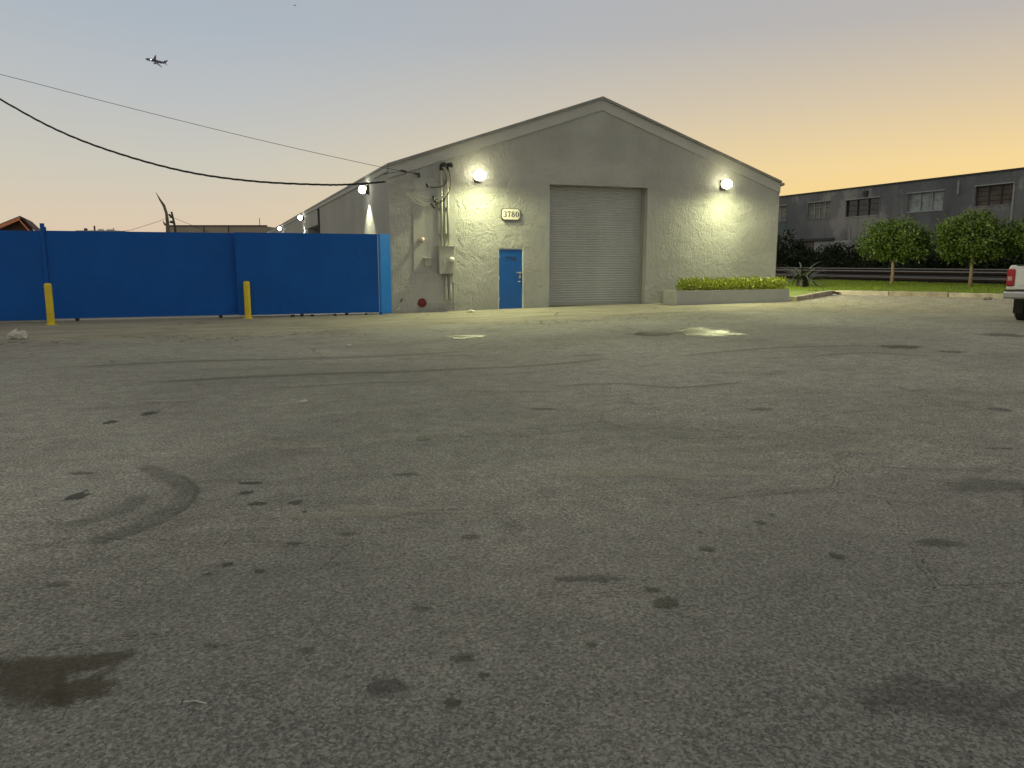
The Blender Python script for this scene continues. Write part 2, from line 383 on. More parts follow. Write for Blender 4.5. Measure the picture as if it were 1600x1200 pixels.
M['planewhite'] = mat('airliner_white', (.6, .62, .66), .4, var=.05)
M['planedark'] = mat('airliner_dark_blue', (.09, .10, .17), .4, var=.05)
M['glow'] = emit('landing_light', (1, 1, .9), 12)
M['track'] = mat('lit_gate_track_concrete', (.55, .53, .45), .85, var=.15, vscale=2)  # lamplight on the strip put into its pale colour

# ------------------------------------------------------------------ ground
def build_ground():
    us = [-1500, -400, -120] + [-60 + i * 4 for i in range(12)] + [-14 + i * 1.0 for i in range(80)] + [70, 90, 140, 400, 1500]
    vs = [-1500, -300, -80] + [-40 + i * 4 for i in range(3)] + [-26 + i * 1.0 for i in range(60)] + [40, 60, 90, 150, 400, 1500]
    m = MB(); nu, nv = len(us), len(vs)
    m.v = [(u, v, g(u) - (0.0)) for v in vs for u in us]
    m.f = [(j * nu + i, j * nu + i + 1, (j + 1) * nu + i + 1, (j + 1) * nu + i) for j in range(nv - 1) for i in range(nu - 1)]
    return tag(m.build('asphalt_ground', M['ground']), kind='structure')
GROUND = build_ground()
rng = random.Random(7)
DEC = [0]
def lift():
    DEC[0] += 1; return .003 + .00010 * DEC[0]
def blob(cx, cy, rx, ry, rot, material, name='oil_stain', rag=.25, seed=None):
    m = MB(); K, J = 36, 6; dz = lift(); sd = seed if seed is not None else rng.random() * 100
    ca, sa = math.cos(rot), math.sin(rot)
    for j in range(J + 1):
        for k in range(K if j else 1):
            a = 2 * PI * k / K; rr = (j / J) * (1 + rag * mn.noise(Vector((math.cos(a) * 1.6 + sd, math.sin(a) * 1.6, sd))) * 2)
            x = rr * rx * math.cos(a); y = rr * ry * math.sin(a)
            X = cx + x * ca - y * sa; Y = cy + x * sa + y * ca
            m.v.append((X, Y, g(X) + dz)); m.a.append(1 - j / J)
    for k in range(K): m.f.append((0, 1 + k, 1 + (k + 1) % K))
    for j in range(J - 1):
        for k in range(K):
            a = 1 + j * K + k; b = 1 + j * K + (k + 1) % K; m.f.append((a, a + K, b + K, b))
    return m.build(name, material, GROUND)
def pix_blob(x, y, w, h, material, **k):
    """stain whose outline on the lot was read off the photograph and laid flat on the ground"""
    c = on_ground(x, y); a = on_ground(x + w / 2, y); b = on_ground(x, y - h / 2)
    return blob(c.x, c.y, (a - c).length, (b - c).length, -YAW, material, **k)
def ribbon(pts, w, material, name):
    m = MB(); dz = lift(); n = len(pts)
    for i, p in enumerate(pts):
        t = (pts[min(i + 1, n - 1)] - pts[max(i - 1, 0)]); t.z = 0; t.normalize(); q = Vector((-t.y, t.x, 0))
        e = min(1, min(i, n - 1 - i) / 2.5)
        for s_, fd in ((-1, 0), (-.35, .8), (.35, .8), (1, 0)):
            P = p + q * w * s_ * .5; m.v.append((P.x, P.y, g(P.x) + dz)); m.a.append(fd * e)
    for i in range(n - 1):
        for k in range(3): m.f.append((i * 4 + k, i * 4 + k + 1, i * 4 + 5 + k, i * 4 + 4 + k))
    return m.build(name, material, GROUND)
def smooth_path(pix, per=5):
    P = [on_ground(*p) for p in pix]; o = []
    for i in range(len(P) - 1):
        a, b, c, d = P[max(i - 1, 0)], P[i], P[i + 1], P[min(i + 2, len(P) - 1)]
        for k in range(per):
            t = k / per; o.append(.5 * ((2 * b) + (c - a) * t + (2 * a - 5 * b + 4 * c - d) * t * t + (3 * b - a - 3 * c + d) * t ** 3))
    o.append(P[-1]); return o
D_oil = decal('oil_stain', (.030, .027, .020), .6, .85)
D_soft = decal('faded_oil_stain', (.045, .042, .036), .8, .45)
D_brown = decal('damp_earth_stain', (.050, .044, .020), .8, .66, edge=9)
D_pale = decal('pale_dust_patch', (.40, .37, .29), .9, .3, edge=4)
D_tyre = decal('tyre_rubber_mark', (.07, .068, .06), .8, .24, edge=16)
D_scuff = decal('soft_scuff_mark', (.075, .072, .062), .85, .32, edge=5)
D_dark = decal('newer_asphalt', (.055, .053, .048), .85, .28, edge=3.5)
for a in [(172, 660, 30, 6), (235, 646, 34, 9), (119, 776, 44, 16), (662, 685, 38, 12), (728, 682, 34, 5), (384, 770, 30, 9), (395, 755, 56, 5), (403, 787, 34, 8),
          (463, 785, 34, 9), (325, 898, 20, 6), (476, 800, 12, 4), (407, 893, 26, 9), (355, 883, 26, 9), (1040, 943, 62, 24), (1020, 922, 30, 9), (708, 1098, 46, 18),
          (757, 1055, 30, 10), (1308, 870, 34, 14), (1105, 858, 38, 10), (1095, 833, 14, 4), (1190, 817, 30, 6), (925, 1008, 20, 8), (1205, 805, 16, 4)]:
    pix_blob(*a, material=D_oil)
for a in [(735, 840, 46, 10), (457, 850, 36, 7), (90, 914, 60, 14), (660, 952, 42, 12), (915, 905, 150, 18), (720, 1030, 60, 20), (340, 1010, 60, 10), (480, 1018, 44, 18),
          (1470, 850, 110, 16), (600, 1075, 90, 40), (1560, 640, 50, 8), (1190, 640, 60, 6), (850, 640, 60, 4), (130, 740, 60, 6), (640, 742, 60, 6), (545, 835, 60, 6)]:
    pix_blob(*a, material=D_soft, name='faded_stain')
pix_blob(70, 1050, 300, 80, material=D_brown, name='earth_stain', rag=.5, seed=3.3)
pix_blob(120, 1075, 130, 60, material=D_brown, name='earth_stain', rag=.4, seed=8.1)
pix_blob(620, 800, 500, 24, material=D_pale, name='dust_patch', rag=.5)
pix_blob(1000, 740, 420, 22, material=D_pale, name='dust_patch', rag=.5)
pix_blob(1500, 1090, 300, 90, material=D_dark, name='dark_patch', rag=.5)
pix_blob(1560, 760, 200, 30, material=D_dark, name='dark_patch', rag=.4)
pix_blob(1405, 542, 90, 8, material=decal('wet_earth', (.06, .042, .022), .7, .7), name='damp_patch')
pix_blob(1485, 550, 60, 6, material=D_soft, name='damp_patch'); pix_blob(1570, 524, 90, 8, material=D_soft, name='damp_patch')
for a in [(470, 700, 130, 9), (1330, 640, 60, 9), (1350, 705, 80, 12), (520, 568, 90, 5), (1170, 582, 100, 5), (250, 628, 150, 4), (800, 610, 180, 8), (1100, 700, 200, 14), (700, 560, 200, 5)]:
    pix_blob(*a, material=D_pale, name='dust_patch', rag=.55)
ribbon(smooth_path([(130, 852), (195, 832), (250, 808), (285, 785), (293, 765), (262, 745), (215, 725)]), .22, D_tyre, 'tyre_mark')
ribbon(smooth_path([(145, 852), (215, 832), (270, 808), (302, 782), (305, 760), (275, 740)]), .05, D_tyre, 'tyre_mark')
ribbon(smooth_path([(90, 826), (160, 808), (205, 790), (222, 772)]), .20, D_tyre, 'tyre_mark')
ribbon(smooth_path([(95, 642), (180, 637), (260, 630), (330, 628)]), .07, D_tyre, 'tyre_mark')
ribbon(smooth_path([(300, 754), (360, 751), (430, 750)]), .05, D_tyre, 'tyre_mark')
for pp, w in [([(560, 585), (700, 578), (860, 570), (960, 560)], .25), ([(860, 605), (960, 600), (1060, 606), (1180, 596)], .14), ([(1400, 605), (1425, 612), (1450, 608)], .06), ([(200, 600), (420, 588), (640, 580)], .3),
              ([(100, 575), (300, 565), (520, 560), (760, 548)], .25), ([(1040, 560), (1200, 545), (1400, 540)], .2), ([(1250, 560), (1350, 552), (1480, 560)], .12), ([(380, 610), (560, 600), (700, 596)], .12), ([(1280, 640), (1320, 633)], .06)]:
    ribbon(smooth_path(pp), w, D_scuff, 'scuff_mark')
# manhole-like round patch of paler concrete
tag(pix_blob(918, 554, 56, 6, material=decal('round_concrete_patch', (.26, .25, .21), .8, .8), name='round_patch', rag=.03), 'round pale concrete patch')
# puddles: still water with an irregular rim
def water():
    n = NT('puddle_water'); n.b.inputs['Base Color'].default_value = (.05, .045, .025, 1); n.b.inputs['Roughness'].default_value = .2
    n.b.inputs['Specular IOR Level'].default_value = 1.0; n.b.inputs['IOR'].default_value = 1.5
    at = n.t.nodes.new('ShaderNodeAttribute'); at.attribute_name = 'fade'
    q = n.math('ADD', at.outputs['Fac'], n.math('MULTIPLY', n.math('SUBTRACT', n.noise(2.5, 4, .6), .5), .35))
    tr = n.t.nodes.new('ShaderNodeBsdfTransparent'); mx = n.t.nodes.new('ShaderNodeMixShader')
    n.L(n.rng(q, .12, .17), mx.inputs[0]); n.L(tr.outputs[0], mx.inputs[1]); n.L(n.b.outputs[0], mx.inputs[2]); n.L(mx.outputs[0], n.out.inputs[0])
    return n.m
WAT = water(); D_wet = decal('damp_rim', (.055, .05, .038), .45, .75, edge=4)
def puddle(x, y, w, h, **k):
    pix_blob(x, y, w * 1.5, h * 3.0, material=D_wet, name='damp_rim', **k)
    o = pix_blob(x, y, w, h, material=WAT, name='puddle', **k); o.parent = None; tag(o, kind='structure'); return o
puddle(1096, 518.8, 98, 6.2, rag=.28, seed=2.2)
puddle(1022, 522, 80, 3.2, rag=.2, seed=5.2)
puddle(733, 526.3, 46, 2.6, rag=.45, seed=9.4)
# loose grit on the asphalt and on the gravelly corner
def pebbles(n, region, smin, smax, seed, pred=None):
    r = random.Random(seed); m = MB()
    while len(m.f) < n * 8:
        x = r.uniform(region[0], region[1]); y = r.uniform(region[2], region[3])
        if pred and not pred(x, y, r): continue
        s = smin * (smax / smin) ** (r.random() ** 2.2); z = g(x); a = r.random() * 6.28
        dx, dy = math.cos(a) * s, math.sin(a) * s; e = r.uniform(.5, .9); h = s * r.uniform(.35, .8)
        vs = [(x + dx, y + dy, z + h * .3), (x - dy * e, y + dx * e, z + h * .2), (x - dx, y - dy, z + h * .35), (x + dy * e, y - dx * e, z + h * .3), (x + dx * .2, y, z + h), (x, y, z - h * .4)]
        m.add(vs, [(0, 1, 4), (1, 2, 4), (2, 3, 4), (3, 0, 4), (1, 0, 5), (2, 1, 5), (3, 2, 5), (0, 3, 5)])
    return m
fwd2 = Vector((F.x, F.y)).normalized()
def near(x, y, r):
    d = Vector((x - CAM.x, y - CAM.y)); t = d.dot(fwd2)
    return t > 1.8 and abs(d.cross(fwd2)) < t * .72 + .4 and r.random() < (3.2 / t) ** 1.2
tag(pebbles(5200, (-10, 5, -21.5, -11), .0025, .010, 3, near).build('loose_grit', M['stone']), 'fine loose grit scattered over the near asphalt', 'grit', kind='stuff')
tag(pebbles(2600, (12, 26, -8, 4.5), .008, .05, 4, lambda x, y, r: (x - 14) * .8 + (y + 6) * .5 > -.5 and y < 2.1 + (18.5 - x) * -.0 and not (x > 18.3 and y > 2.1 - (x - 18.5) * 1.83)).build('gravel', M['paler']), 'pale gravel strewn over the corner by the kerb', 'gravel', kind='stuff')

# ------------------------------------------------------------------ the main grey gabled building
WID, EAVE, RIDGE, LEN = 13.85, 4.27, 6.58, 55.0
RX = 6.83
bld = thing('warehouse', 'grey stucco gabled warehouse with roller shutter and blue door', 'building', (0, 0, 0))
def roofz(x): return EAVE + (RIDGE - EAVE) * (x / RX if x < RX else (WID - x) / (WID - RX))
d0, d1, dz0, dz1 = 3.35, 4.21, .05, 1.96
r0, r1, rz0, rz1 = 5.08, 8.57, .12, 3.93
m = MB()
def wq(x0, x1, z0, z1, y=0.0): m.quad((x0, y, z0), (x1, y, z0), (x1, y, z1), (x0, y, z1))
wq(0, d0, -.3, dz1); wq(d1, r0, -.3, dz1)
m.quad((0, 0, dz1), (d0, 0, dz1), (d1, 0, dz1), (r0, 0, dz1), (r0, 0, rz1), (r0, 0, roofz(r0)), (0, 0, EAVE))
m.quad((r0, 0, rz1), (r1, 0, rz1), (r1, 0, roofz(r1)), (RX, 0, RIDGE), (r0, 0, roofz(r0)))
m.quad((r1, 0, -.3), (WID, 0, -.3), (WID, 0, EAVE), (r1, 0, roofz(r1)), (r1, 0, rz1))
RD = .34
m.quad((r0, RD, -.3), (r0, 0, -.3), (r0, 0, rz1), (r0, RD, rz1)); m.quad((r1, 0, -.3), (r1, RD, -.3), (r1, RD, rz1), (r1, 0, rz1))
m.quad((r0, 0, rz1), (r1, 0, rz1), (r1, RD, rz1), (r0, RD, rz1))
m.quad((d0, .2, -.3), (d0, 0, -.3), (d0, 0, dz1), (d0, .2, dz1)); m.quad((d1, 0, -.3), (d1, .2, -.3), (d1, .2, dz1), (d1, 0, dz1)); m.quad((d0, 0, dz1), (d1, 0, dz1), (d1, .2, dz1), (d0, .2, dz1))
m.build('front_wall', M['wall'], bld)
m = MB()
so0, so1, soz = 16.2, 21.2, 3.35
m.quad((0, 0, -.3), (0, so0, -.3), (0, so0, EAVE), (0, 0, EAVE)); m.quad((0, so0, soz), (0, so1, soz), (0, so1, EAVE), (0, so0, EAVE)); m.quad((0, so1, -.3), (0, LEN, -.3), (0, LEN, EAVE), (0, so1, EAVE))
m.quad((0, so0, -.3), (.5, so0, -.3), (.5, so0, soz), (0, so0, soz)); m.quad((0, so1, -.3), (.5, so1, -.3), (.5, so1, soz), (0, so1, soz)); m.quad((0, so0, soz), (.5, so0, soz), (.5, so1, soz), (0, so1, soz))
m.build('side_wall', M['wall_side'], bld)
MB().quad((.5, so0, -.3), (.5, so1, -.3), (.5, so1, soz), (.5, so0, soz)).build('side_door', M['boards'], bld)
m = MB(); m.quad((WID, 0, -.3), (WID, LEN, -.3), (WID, LEN, EAVE), (WID, 0, EAVE)); m.build('side_wall', M['wall_side'], bld)
MB().quad((0, LEN, -.3), (WID, LEN, -.3), (WID, LEN, EAVE), (RX, LEN, RIDGE), (0, LEN, EAVE)).build('rear_wall', M['wall_side'], bld)
m = MB()   # roof skin, a few mm above the walls
for a, b in (((-.04, EAVE - .012), (RX, RIDGE)), ((RX, RIDGE), (WID + .04, EAVE - .012))):
    m.prism([(a[0], a[1] + .005), (b[0], b[1] + .005), (b[0], b[1] + .075), (a[0], a[1] + .075)], 'y', -.06, LEN + .05)
m.build('roof', M['roof'], bld)
def band(side, name, mt, h0, h1, y0, y1):      # strip that follows the rake
    m = MB()
    if side == 'l': P = [(.0, EAVE - .01), (RX - .002, RIDGE)]
    else: P = [(RX + .002, RIDGE), (WID, EAVE - .01)]
    m.prism([(P[0][0], P[0][1] + h0), (P[1][0], P[1][1] + h0), (P[1][0], P[1][1] + h1), (P[0][0], P[0][1] + h1)], 'y', y0, y1)
    return m.build(name, mt, bld)
for s_ in 'lr':
    band(s_, 'rake_band', M['trim'], -.33, .0, -.035, -.001); band(s_, 'drip_edge', M['drip'], .0, .08, -.09, -.062)
m = MB()
m.tube([(WID + .06, -.10, EAVE - .05), (WID + .12, .1, EAVE - .06), (WID + .12, 6, EAVE - .06), (WID + .12, LEN, EAVE - .06)], .055, 8); m.build('gutter', M['drip'], bld, smooth=True)
MB().box(-.035, -.001, .02, LEN, EAVE - .16, EAVE - .02).build('eave_trim', M['trim'], bld)
MB().tube([(-.05, 15.9, EAVE - .2), (-.05, 15.9, -.1)], .045).build('downpipe', M['dark'], bld, smooth=True)
# smooth patch behind the meter with its raised border
m = MB(); m.box(.76, 2.0, -.006, -.001, .30, 3.95); m.build('render_patch', M['smooth'], bld)
m = MB(); m.box(.70, .76, -.022, -.001, 1.25, 3.60); m.box(.76, 1.30, -.020, -.0062, 1.22, 1.26); m.build('render_ridge', M['smooth'], bld)
# roller shutter with real slats
m = MB(); pitch = .078; nz = int((rz1 - .02 - rz0 - .1) / pitch); prof = [(0, 0), (.016, .010), (.034, .016), (.052, .012), (.066, .002), (.070, .010), (.074, .010)]
zz = []
for i in range(nz):
    for a, b in prof: zz.append((rz0 + .1 + i * pitch + a, RD - .03 - b))
zz.append((rz1 - .005, RD - .03))
n0 = 0
for z, y in zz: m.v += [(r0 + .05, y, z), (r1 - .05, y, z)]
m.f = [(2 * i, 2 * i + 1, 2 * i + 3, 2 * i + 2) for i in range(len(zz) - 1)]
sh = m.build('roller_shutter', M['shutter'], bld)
MB().box(r0 + .045, r1 - .045, RD - .075, RD - .025, rz0 + .012, rz0 + .1).build('bottom_bar', M['rail_steel'], sh, bevel=.006)
for a, b in ((r0 + .002, r0 + .07), (r1 - .07, r1 - .002)):
    MB().box(a, b, RD - .11, RD - .045, rz0 - .03, rz1 - .003).build('guide_rail', M['rail_steel'], sh, bevel=.005)
MB().box(r0 + .07, r1 - .07, RD - .1, RD - .03, rz0 - .02, rz0 + .006).build('threshold', M['dark'], sh)
# blue door
dr = MB().box(d0 + .045, d1 - .045, .03, .075, dz0 + .03, dz1 - .045).build('door', M['bluedoor'], bld, bevel=.004)
m = MB(); m.box(d0 + .001, d0 + .042, .012, .10, dz0, dz1 - .001); m.box(d1 - .042, d1 - .001, -.004, .10, dz0, dz1 - .001); m.box(d0 + .042, d1 - .042, .012, .10, dz1 - .042, dz1 - .001)
m.build('door_frame', M['frame'], dr, bevel=.004)
for z in (.35, 1.0, 1.65): MB().tube([(d0 + .05, .02, z), (d0 + .05, .02, z + .1)], .010).build('hinge', M['steel'], dr)
m = MB(); m.box(d1 - .24, d1 - .02, .012, .03, 1.19, 1.225); m.tube([(d1 - .17, .0, 1.21), (d1 - .05, .0, 1.21)], .010); m.build('hasp', M['steel'], dr)
m = MB(); m.box(d1 - .165, d1 - .105, -.02, .012, 1.03, 1.10); m.tube([(d1 - .155, -.004, 1.09), (d1 - .155, -.004, 1.17), (d1 - .135, -.004, 1.19), (d1 - .115, -.004, 1.17), (d1 - .115, -.004, 1.09)], .006); m.build('padlock', M['steel'], dr, bevel=.003)
m = MB(); m.tube([(d1 - .12, .03, .93), (d1 - .12, -.03, .93), (d1 - .2, -.03, .93)], .011); m.build('handle', M['steel'], dr, smooth=True)
def text(s, size, ext, loc, parent, mt, name, weight=0, xs=1.0):
    c = bpy.data.curves.new(name, 'FONT'); c.body = s; c.size = size; c.extrude = ext; c.offset = weight; c.align_x = 'CENTER'; c.align_y = 'CENTER'; c.space_character = 1.06
    t = bpy.data.objects.new('tmp', c); COL.objects.link(t); bpy.context.view_layer.update()
    me = bpy.data.meshes.new_from_object(t.evaluated_get(bpy.context.evaluated_depsgraph_get())); bpy.data.objects.remove(t); bpy.data.curves.remove(c)
    me.transform(Matrix.Rotation(PI / 2, 4, 'X') @ Matrix.Scale(xs, 4, (1, 0, 0))); me.materials.clear(); me.materials.append(mt)
    o = bpy.data.objects.new(name, me); COL.objects.link(o); o.parent = parent; o.location = Vector(loc) - wloc(parent); return o
text('3780', .17, .002, (3.79, .0265, 1.63), dr, M['letters'], 'door_number')

# house-number plaque: clipped corners, serif numerals drawn as swelling strokes
sg = thing('number_plaque', 'cream clipped-corner plaque reading 3780 above the blue door', 'sign', (3.76, 0, 2.98))
def octo(w, h, c): return [(-w, -h + c), (-w + c, -h), (w - c, -h), (w, -h + c), (w, h - c), (w - c, h), (-w + c, h), (-w, h - c)]
MB().prism([(3.76 + a, 2.98 + b) for a, b in octo(.305, .175, .06)], 'y', -.045, -.002).build('plaque_rim', M['letters'], sg)
MB().prism([(3.76 + a, 2.98 + b) for a, b in octo(.288, .158, .055)], 'y', -.052, -.0452).build('plaque_face', M['sign'], sg)
def stroke(m, pts, ws, y):
    n = len(pts)
    for i in range(n - 1):
        (x0, z0), (x1, z1) = pts[i], pts[i + 1]; L = math.hypot(x1 - x0, z1 - z0); px, pz = -(z1 - z0) / L, (x1 - x0) / L
        w0, w1 = ws[i] / 2, ws[i + 1] / 2
        m.quad((x0 - px * w0, y, z0 - pz * w0), (x1 - px * w1, y, z1 - pz * w1), (x1 + px * w1, y, z1 + pz * w1), (x0 + px * w0, y, z0 + pz * w0))
def arc(cx, cz, rx, rz, a0, a1, n=12): return [(cx + rx * math.cos(math.radians(a0 + (a1 - a0) * i / n)), cz + rz * math.sin(math.radians(a0 + (a1 - a0) * i / n))) for i in range(n + 1)]
def swell(p, cx, thin, thick, rx): return [thin + (thick - thin) * min(1, abs(x - cx) / rx) ** 1.5 for x, z in p]
def numerals(ox, oz, s, y, k):
    k *= 1.1
    def one(parts, sx):
        m = MB(); e = 0
        for p, w in parts:
            e -= .0002; stroke(m, [(ox + a * s, oz + b * s) for a, b in p], [q * s * k for q in w], y + e)
        m.build('numeral', M['letters'], sg)
    p = arc(-1.25, .26, .22, .24, 150, -80); q = arc(-1.27, -.24, .26, .27, 80, -150)
    one([(p, swell(p, -1.25, .05, .15, .22)), (q, swell(q, -1.27, .05, .17, .26))], 0)
    one([([(-.72, .42), (-.16, .42)], [.12, .12]), ([(-.70, .46), (-.72, .28)], [.04, .05]), ([(-.18, .42), (-.38, .02), (-.46, -.50)], [.06, .11, .16])], 0)
    p = arc(.36, .26, .19, .22, 0, 360, 18); q = arc(.36, -.24, .24, .26, 0, 360, 18)
    one([(p, swell(p, .36, .05, .13, .19)), (q, swell(q, .36, .05, .16, .24))], 0)
    p = arc(1.18, 0, .25, .49, 0, 360, 22); one([(p, swell(p, 1.18, .05, .17, .25))], 0)
numerals(3.775, 2.98, .165, -.053, 1.35)

# ------------------------------------------------------------------ wall lamps
def area(name, loc, d, size, sy, power, parent, col=LAMPCOL, spread=180):
    l = bpy.data.lights.new(name, 'AREA'); l.shape = 'RECTANGLE'; l.size = size; l.size_y = sy; l.energy = power; l.color = col; l.spread = math.radians(spread)
    o = bpy.data.objects.new(name, l); COL.objects.link(o); o.parent = parent
    o.location = Vector(loc) - wloc(parent); o.rotation_euler = Vector(d).to_track_quat('-Z', 'Y').to_euler(); return o
def front_lamp(x, z, label):
    t = thing('wall_lamp', label, 'lamp', (x, 0, z), 'lit wall lamps on the front wall')
    m = MB(); m.prism([(-.002, z - .16), (-.16, z - .16), (-.16, z - .12), (-.10, z + .13), (-.002, z + .13)], 'x', x - .12, x + .12); m.build('housing', M['house'], t, bevel=.012)
    MB().ball((x, -.24, z), (.20, .14, .155), 18, 12).build('lens', M['lens'], t, smooth=True)
    area('lamp_light', (x, -.66, z - .08), (0, -.25, -1), .36, .14, P_FRONT * .34, t)
    area('lens_light', (x, -.36, z), (0, -1, -.75), .34, .2, P_FRONT * 3.9, t)
    gl = bpy.data.lights.new('halo_light', 'POINT'); gl.energy = 5; gl.color = (1, .84, .3); gl.shadow_soft_size = .12  # added point light, imitates the lens halo around the lamp
    go = bpy.data.objects.new('halo_light', gl); COL.objects.link(go); go.parent = t; go.location = (0, -.52, .06)
    return t
front_lamp(2.70, 4.08, 'lit wall lamp on the front wall between service masts and roller shutter')
front_lamp(11.46, 4.13, 'lit wall lamp on the front wall above the planter hedge')
def side_lamp(y, z, label, big=1.0, right=False):
    t = thing('wall_lamp', label, 'lamp', (0, y, z), 'lit wall lamps along the side wall')
    m = MB(); m.prism([(-.002, z - .14), (-.12, z - .14), (-.14, z - .08), (-.08, z + .14), (-.002, z + .14)], 'y', y - .13, y + .13); m.build('housing', M['house'], t, bevel=.01)
    MB().ball((-.2, y, z), (.13 * big, .17 * big, .13 * big), 14, 10).build('lens', M['lens2'], t, smooth=True)
    l = bpy.data.lights.new('lamp_light', 'SPOT'); l.energy = P_SIDE * 6; l.color = (1, .97, .66); l.spot_size = math.radians(100); l.spot_blend = .35; l.shadow_soft_size = .05
    o = bpy.data.objects.new('lamp_light', l); COL.objects.link(o); o.parent = t; o.location = (-.26, 0, -.20); o.rotation_euler = (0, math.radians(8), 0)
    if right: t.location = (WID, y, z); t.rotation_euler = (0, 0, PI)
    return t
side_lamp(3.12, 3.86, 'nearest lit lamp on the side wall, beside the front corner')
side_lamp(22.7, 4.0, 'second lit side-wall lamp, just past the dark side doorway')
side_lamp(37.3, 3.98, 'third lit side-wall lamp, well beyond the side doorway')
side_lamp(53.6, 4.02, 'farthest lit side-wall lamp, at the rear end above the gate', 1.3)
for yy, lb in ((4.0, 'near'), (12.0, 'far')):
    t = side_lamp(yy, 3.95, 'lit lamp on the right side wall facing the lawn, ' + lb + ' one', 1.0, True); t['group'] = 'lamps on the lawn side of the warehouse'
    for c_ in t.children:
        if c_.type == 'LIGHT': c_.data.spot_size = math.radians(165); c_.rotation_euler = (0, math.radians(50), 0); c_.data.energy = 2300 if yy < 6 else 900

# ------------------------------------------------------------------ service masts, meter box and wires
ms = thing('electric_service_mast', 'two conduit masts rising from a grey meter cabinet with weatherheads', 'electric meter', (1.66, 0, 1.17))
for x in (1.555, 1.745):
    MB().tube([(x, -.09, 1.985), (x, -.09, 4.22)], .034, 12).build('mast', M['conduit'], ms, smooth=True)
    m = MB(); m.tube([(x, -.09, 4.20), (x, -.09, 4.30), (x + .02, -.12, 4.36), (x + .07, -.19, 4.36), (x + .10, -.23, 4.30)], [.05, .055, .065, .07, .055], 10); m.build('weatherhead', M['dark'], ms, smooth=True)
for z in (2.35, 3.1, 3.9): MB().box(1.47, 1.83, -.055, -.008, z, z + .04).build('strut', M['conduit'], ms)
MB().box(1.63, 1.68, -.03, -.008, 1.99, 3.55).build('backing_strip', M['smooth'], ms)
cb = MB().box(1.42, 1.90, -.22, -.008, 1.18, 1.98).build('cabinet', M['boxpaint'], ms, bevel=.012)
MB().box(1.405, 1.915, -.235, -.004, 1.981, 2.0).build('rain_lip', M['boxpaint'], cb)
m = MB(); m.tube([(1.79, -.222, 1.60), (1.79, -.30, 1.60)], .085, 20); mt_ = m.build('meter', M['frame'], cb, smooth=False)
m = MB(); m.tube([(1.79, -.30, 1.60), (1.79, -.355, 1.60), (1.79, -.37, 1.60)], [.07, .066, .04], 20); m.build('meter_glass', M['sign'], mt_, smooth=True)
MB().box(1.55, 1.6, -.232, -.219, 1.5, 1.62).build('latch', M['steel'], cb)
for x in (1.67, 1.80):
    m = MB(); m.tube([(x, -.08, 1.178), (x, -.08, .82), (x, -.08, .78), (x, -.08, .42), (x, -.08, .39)], [.03, .03, .048, .052, .03], 12); m.build('lower_conduit', M['conduit'], ms, smooth=True)
m = MB(); m.tube([(1.885, -.06, 1.178), (1.90, -.06, .95), (1.92, -.045, .5), (1.94, -.04, .03)], .016, 8); m.box(1.86, 1.95, -.09, -.008, .93, .97); m.build('ground_wire_pipe', M['conduit'], ms, smooth=False)
# wires: bundle from the twisted service drop to the masts
def wpath(pix, v0, v1, per=5):
    P = []; n = len(pix)
    for i, (x, y) in enumerate(pix):
        P.append(on_wall(x, y, v0 + (v1 - v0) * i / (n - 1)))
    o = []
    for i in range(n - 1):
        a, b, c, d = P[max(i - 1, 0)], P[i], P[i + 1], P[min(i + 2, n - 1)]
        for k in range(per):
            t = k / per; o.append(.5 * ((2 * b) + (c - a) * t + (2 * a - 5 * b + 4 * c - d) * t * t + (3 * b - a - 3 * c + d) * t ** 3))
    o.append(P[-1]); return o
sw = thing('service_wires', 'loose grey service wires looping from the cable drop to the masts', 'wires', (1.1, -.2, 3.4))
for pix in ([(600, 283), (618, 291), (632, 297), (648, 309), (662, 318), (676, 316)], [(600, 282.5), (620, 289), (634, 297), (650, 304), (664, 309), (676, 309)],
            [(604, 284), (626, 293), (640, 306), (650, 317), (664, 321), (680, 318)]):
    MB().tube(wpath(pix, -.35, -.16), .0085, 6).build('wire', M['palewire'], sw, smooth=True)
li = 0
for pix in ([(677, 310), (690, 308), (697, 300), (699, 288), (697, 272), (691, 261)], [(680, 320), (694, 312), (702, 298), (703.5, 284), (702, 270), (697.5, 260)],
            [(677, 316), (692, 309), (699.5, 297), (701, 285), (699.5, 271), (695, 260)], [(672, 292.5), (681, 292.5), (691, 291), (697, 284), (696, 270), (690, 262)]):
    li += 1; MB().tube(wpath(pix, -.16, -.26), .015, 6).build('drip_loop', M['palewire' if li % 2 else 'black'], sw, smooth=True)
for a, b in (((676, 306), (681, 317)), ((674, 318), (679, 325)), ((666, 287), (669, 293))):
    MB().tube([on_wall(*a, -.17), on_wall(*b, -.17)], [.028, .032], 8).build('connector', M['black'], sw, smooth=True)
m = MB(); m.tube(wpath([(604, 284), (620, 279), (640, 273), (650, 270)], -.35, -.03), .010, 6); m.build('support_wire', M['palewire'], sw, smooth=True)
an = thing('cable_anchor', 'dark bracket holding the overhead cables near the left eave', 'bracket', on_wall(649, 271, 0))
m = MB(); m.tube([on_wall(652, 271, -.002), on_wall(647, 270, -.16)], .022, 8); m.box(.86, .94, -.02, -.002, 3.98, 4.10); m.build('hook', M['dark'], an)
MB().tube([on_wall(626, 266.5, -.22), on_wall(634, 268, -.19)], .032, 8).build('insulator', M['dark'], an, smooth=True)
MB().tube([on_wall(600, 272, -.3), on_wall(630, 267, -.2), on_wall(647, 270, -.16)], .008, 6).build('guy_wire', M['dark'], an)
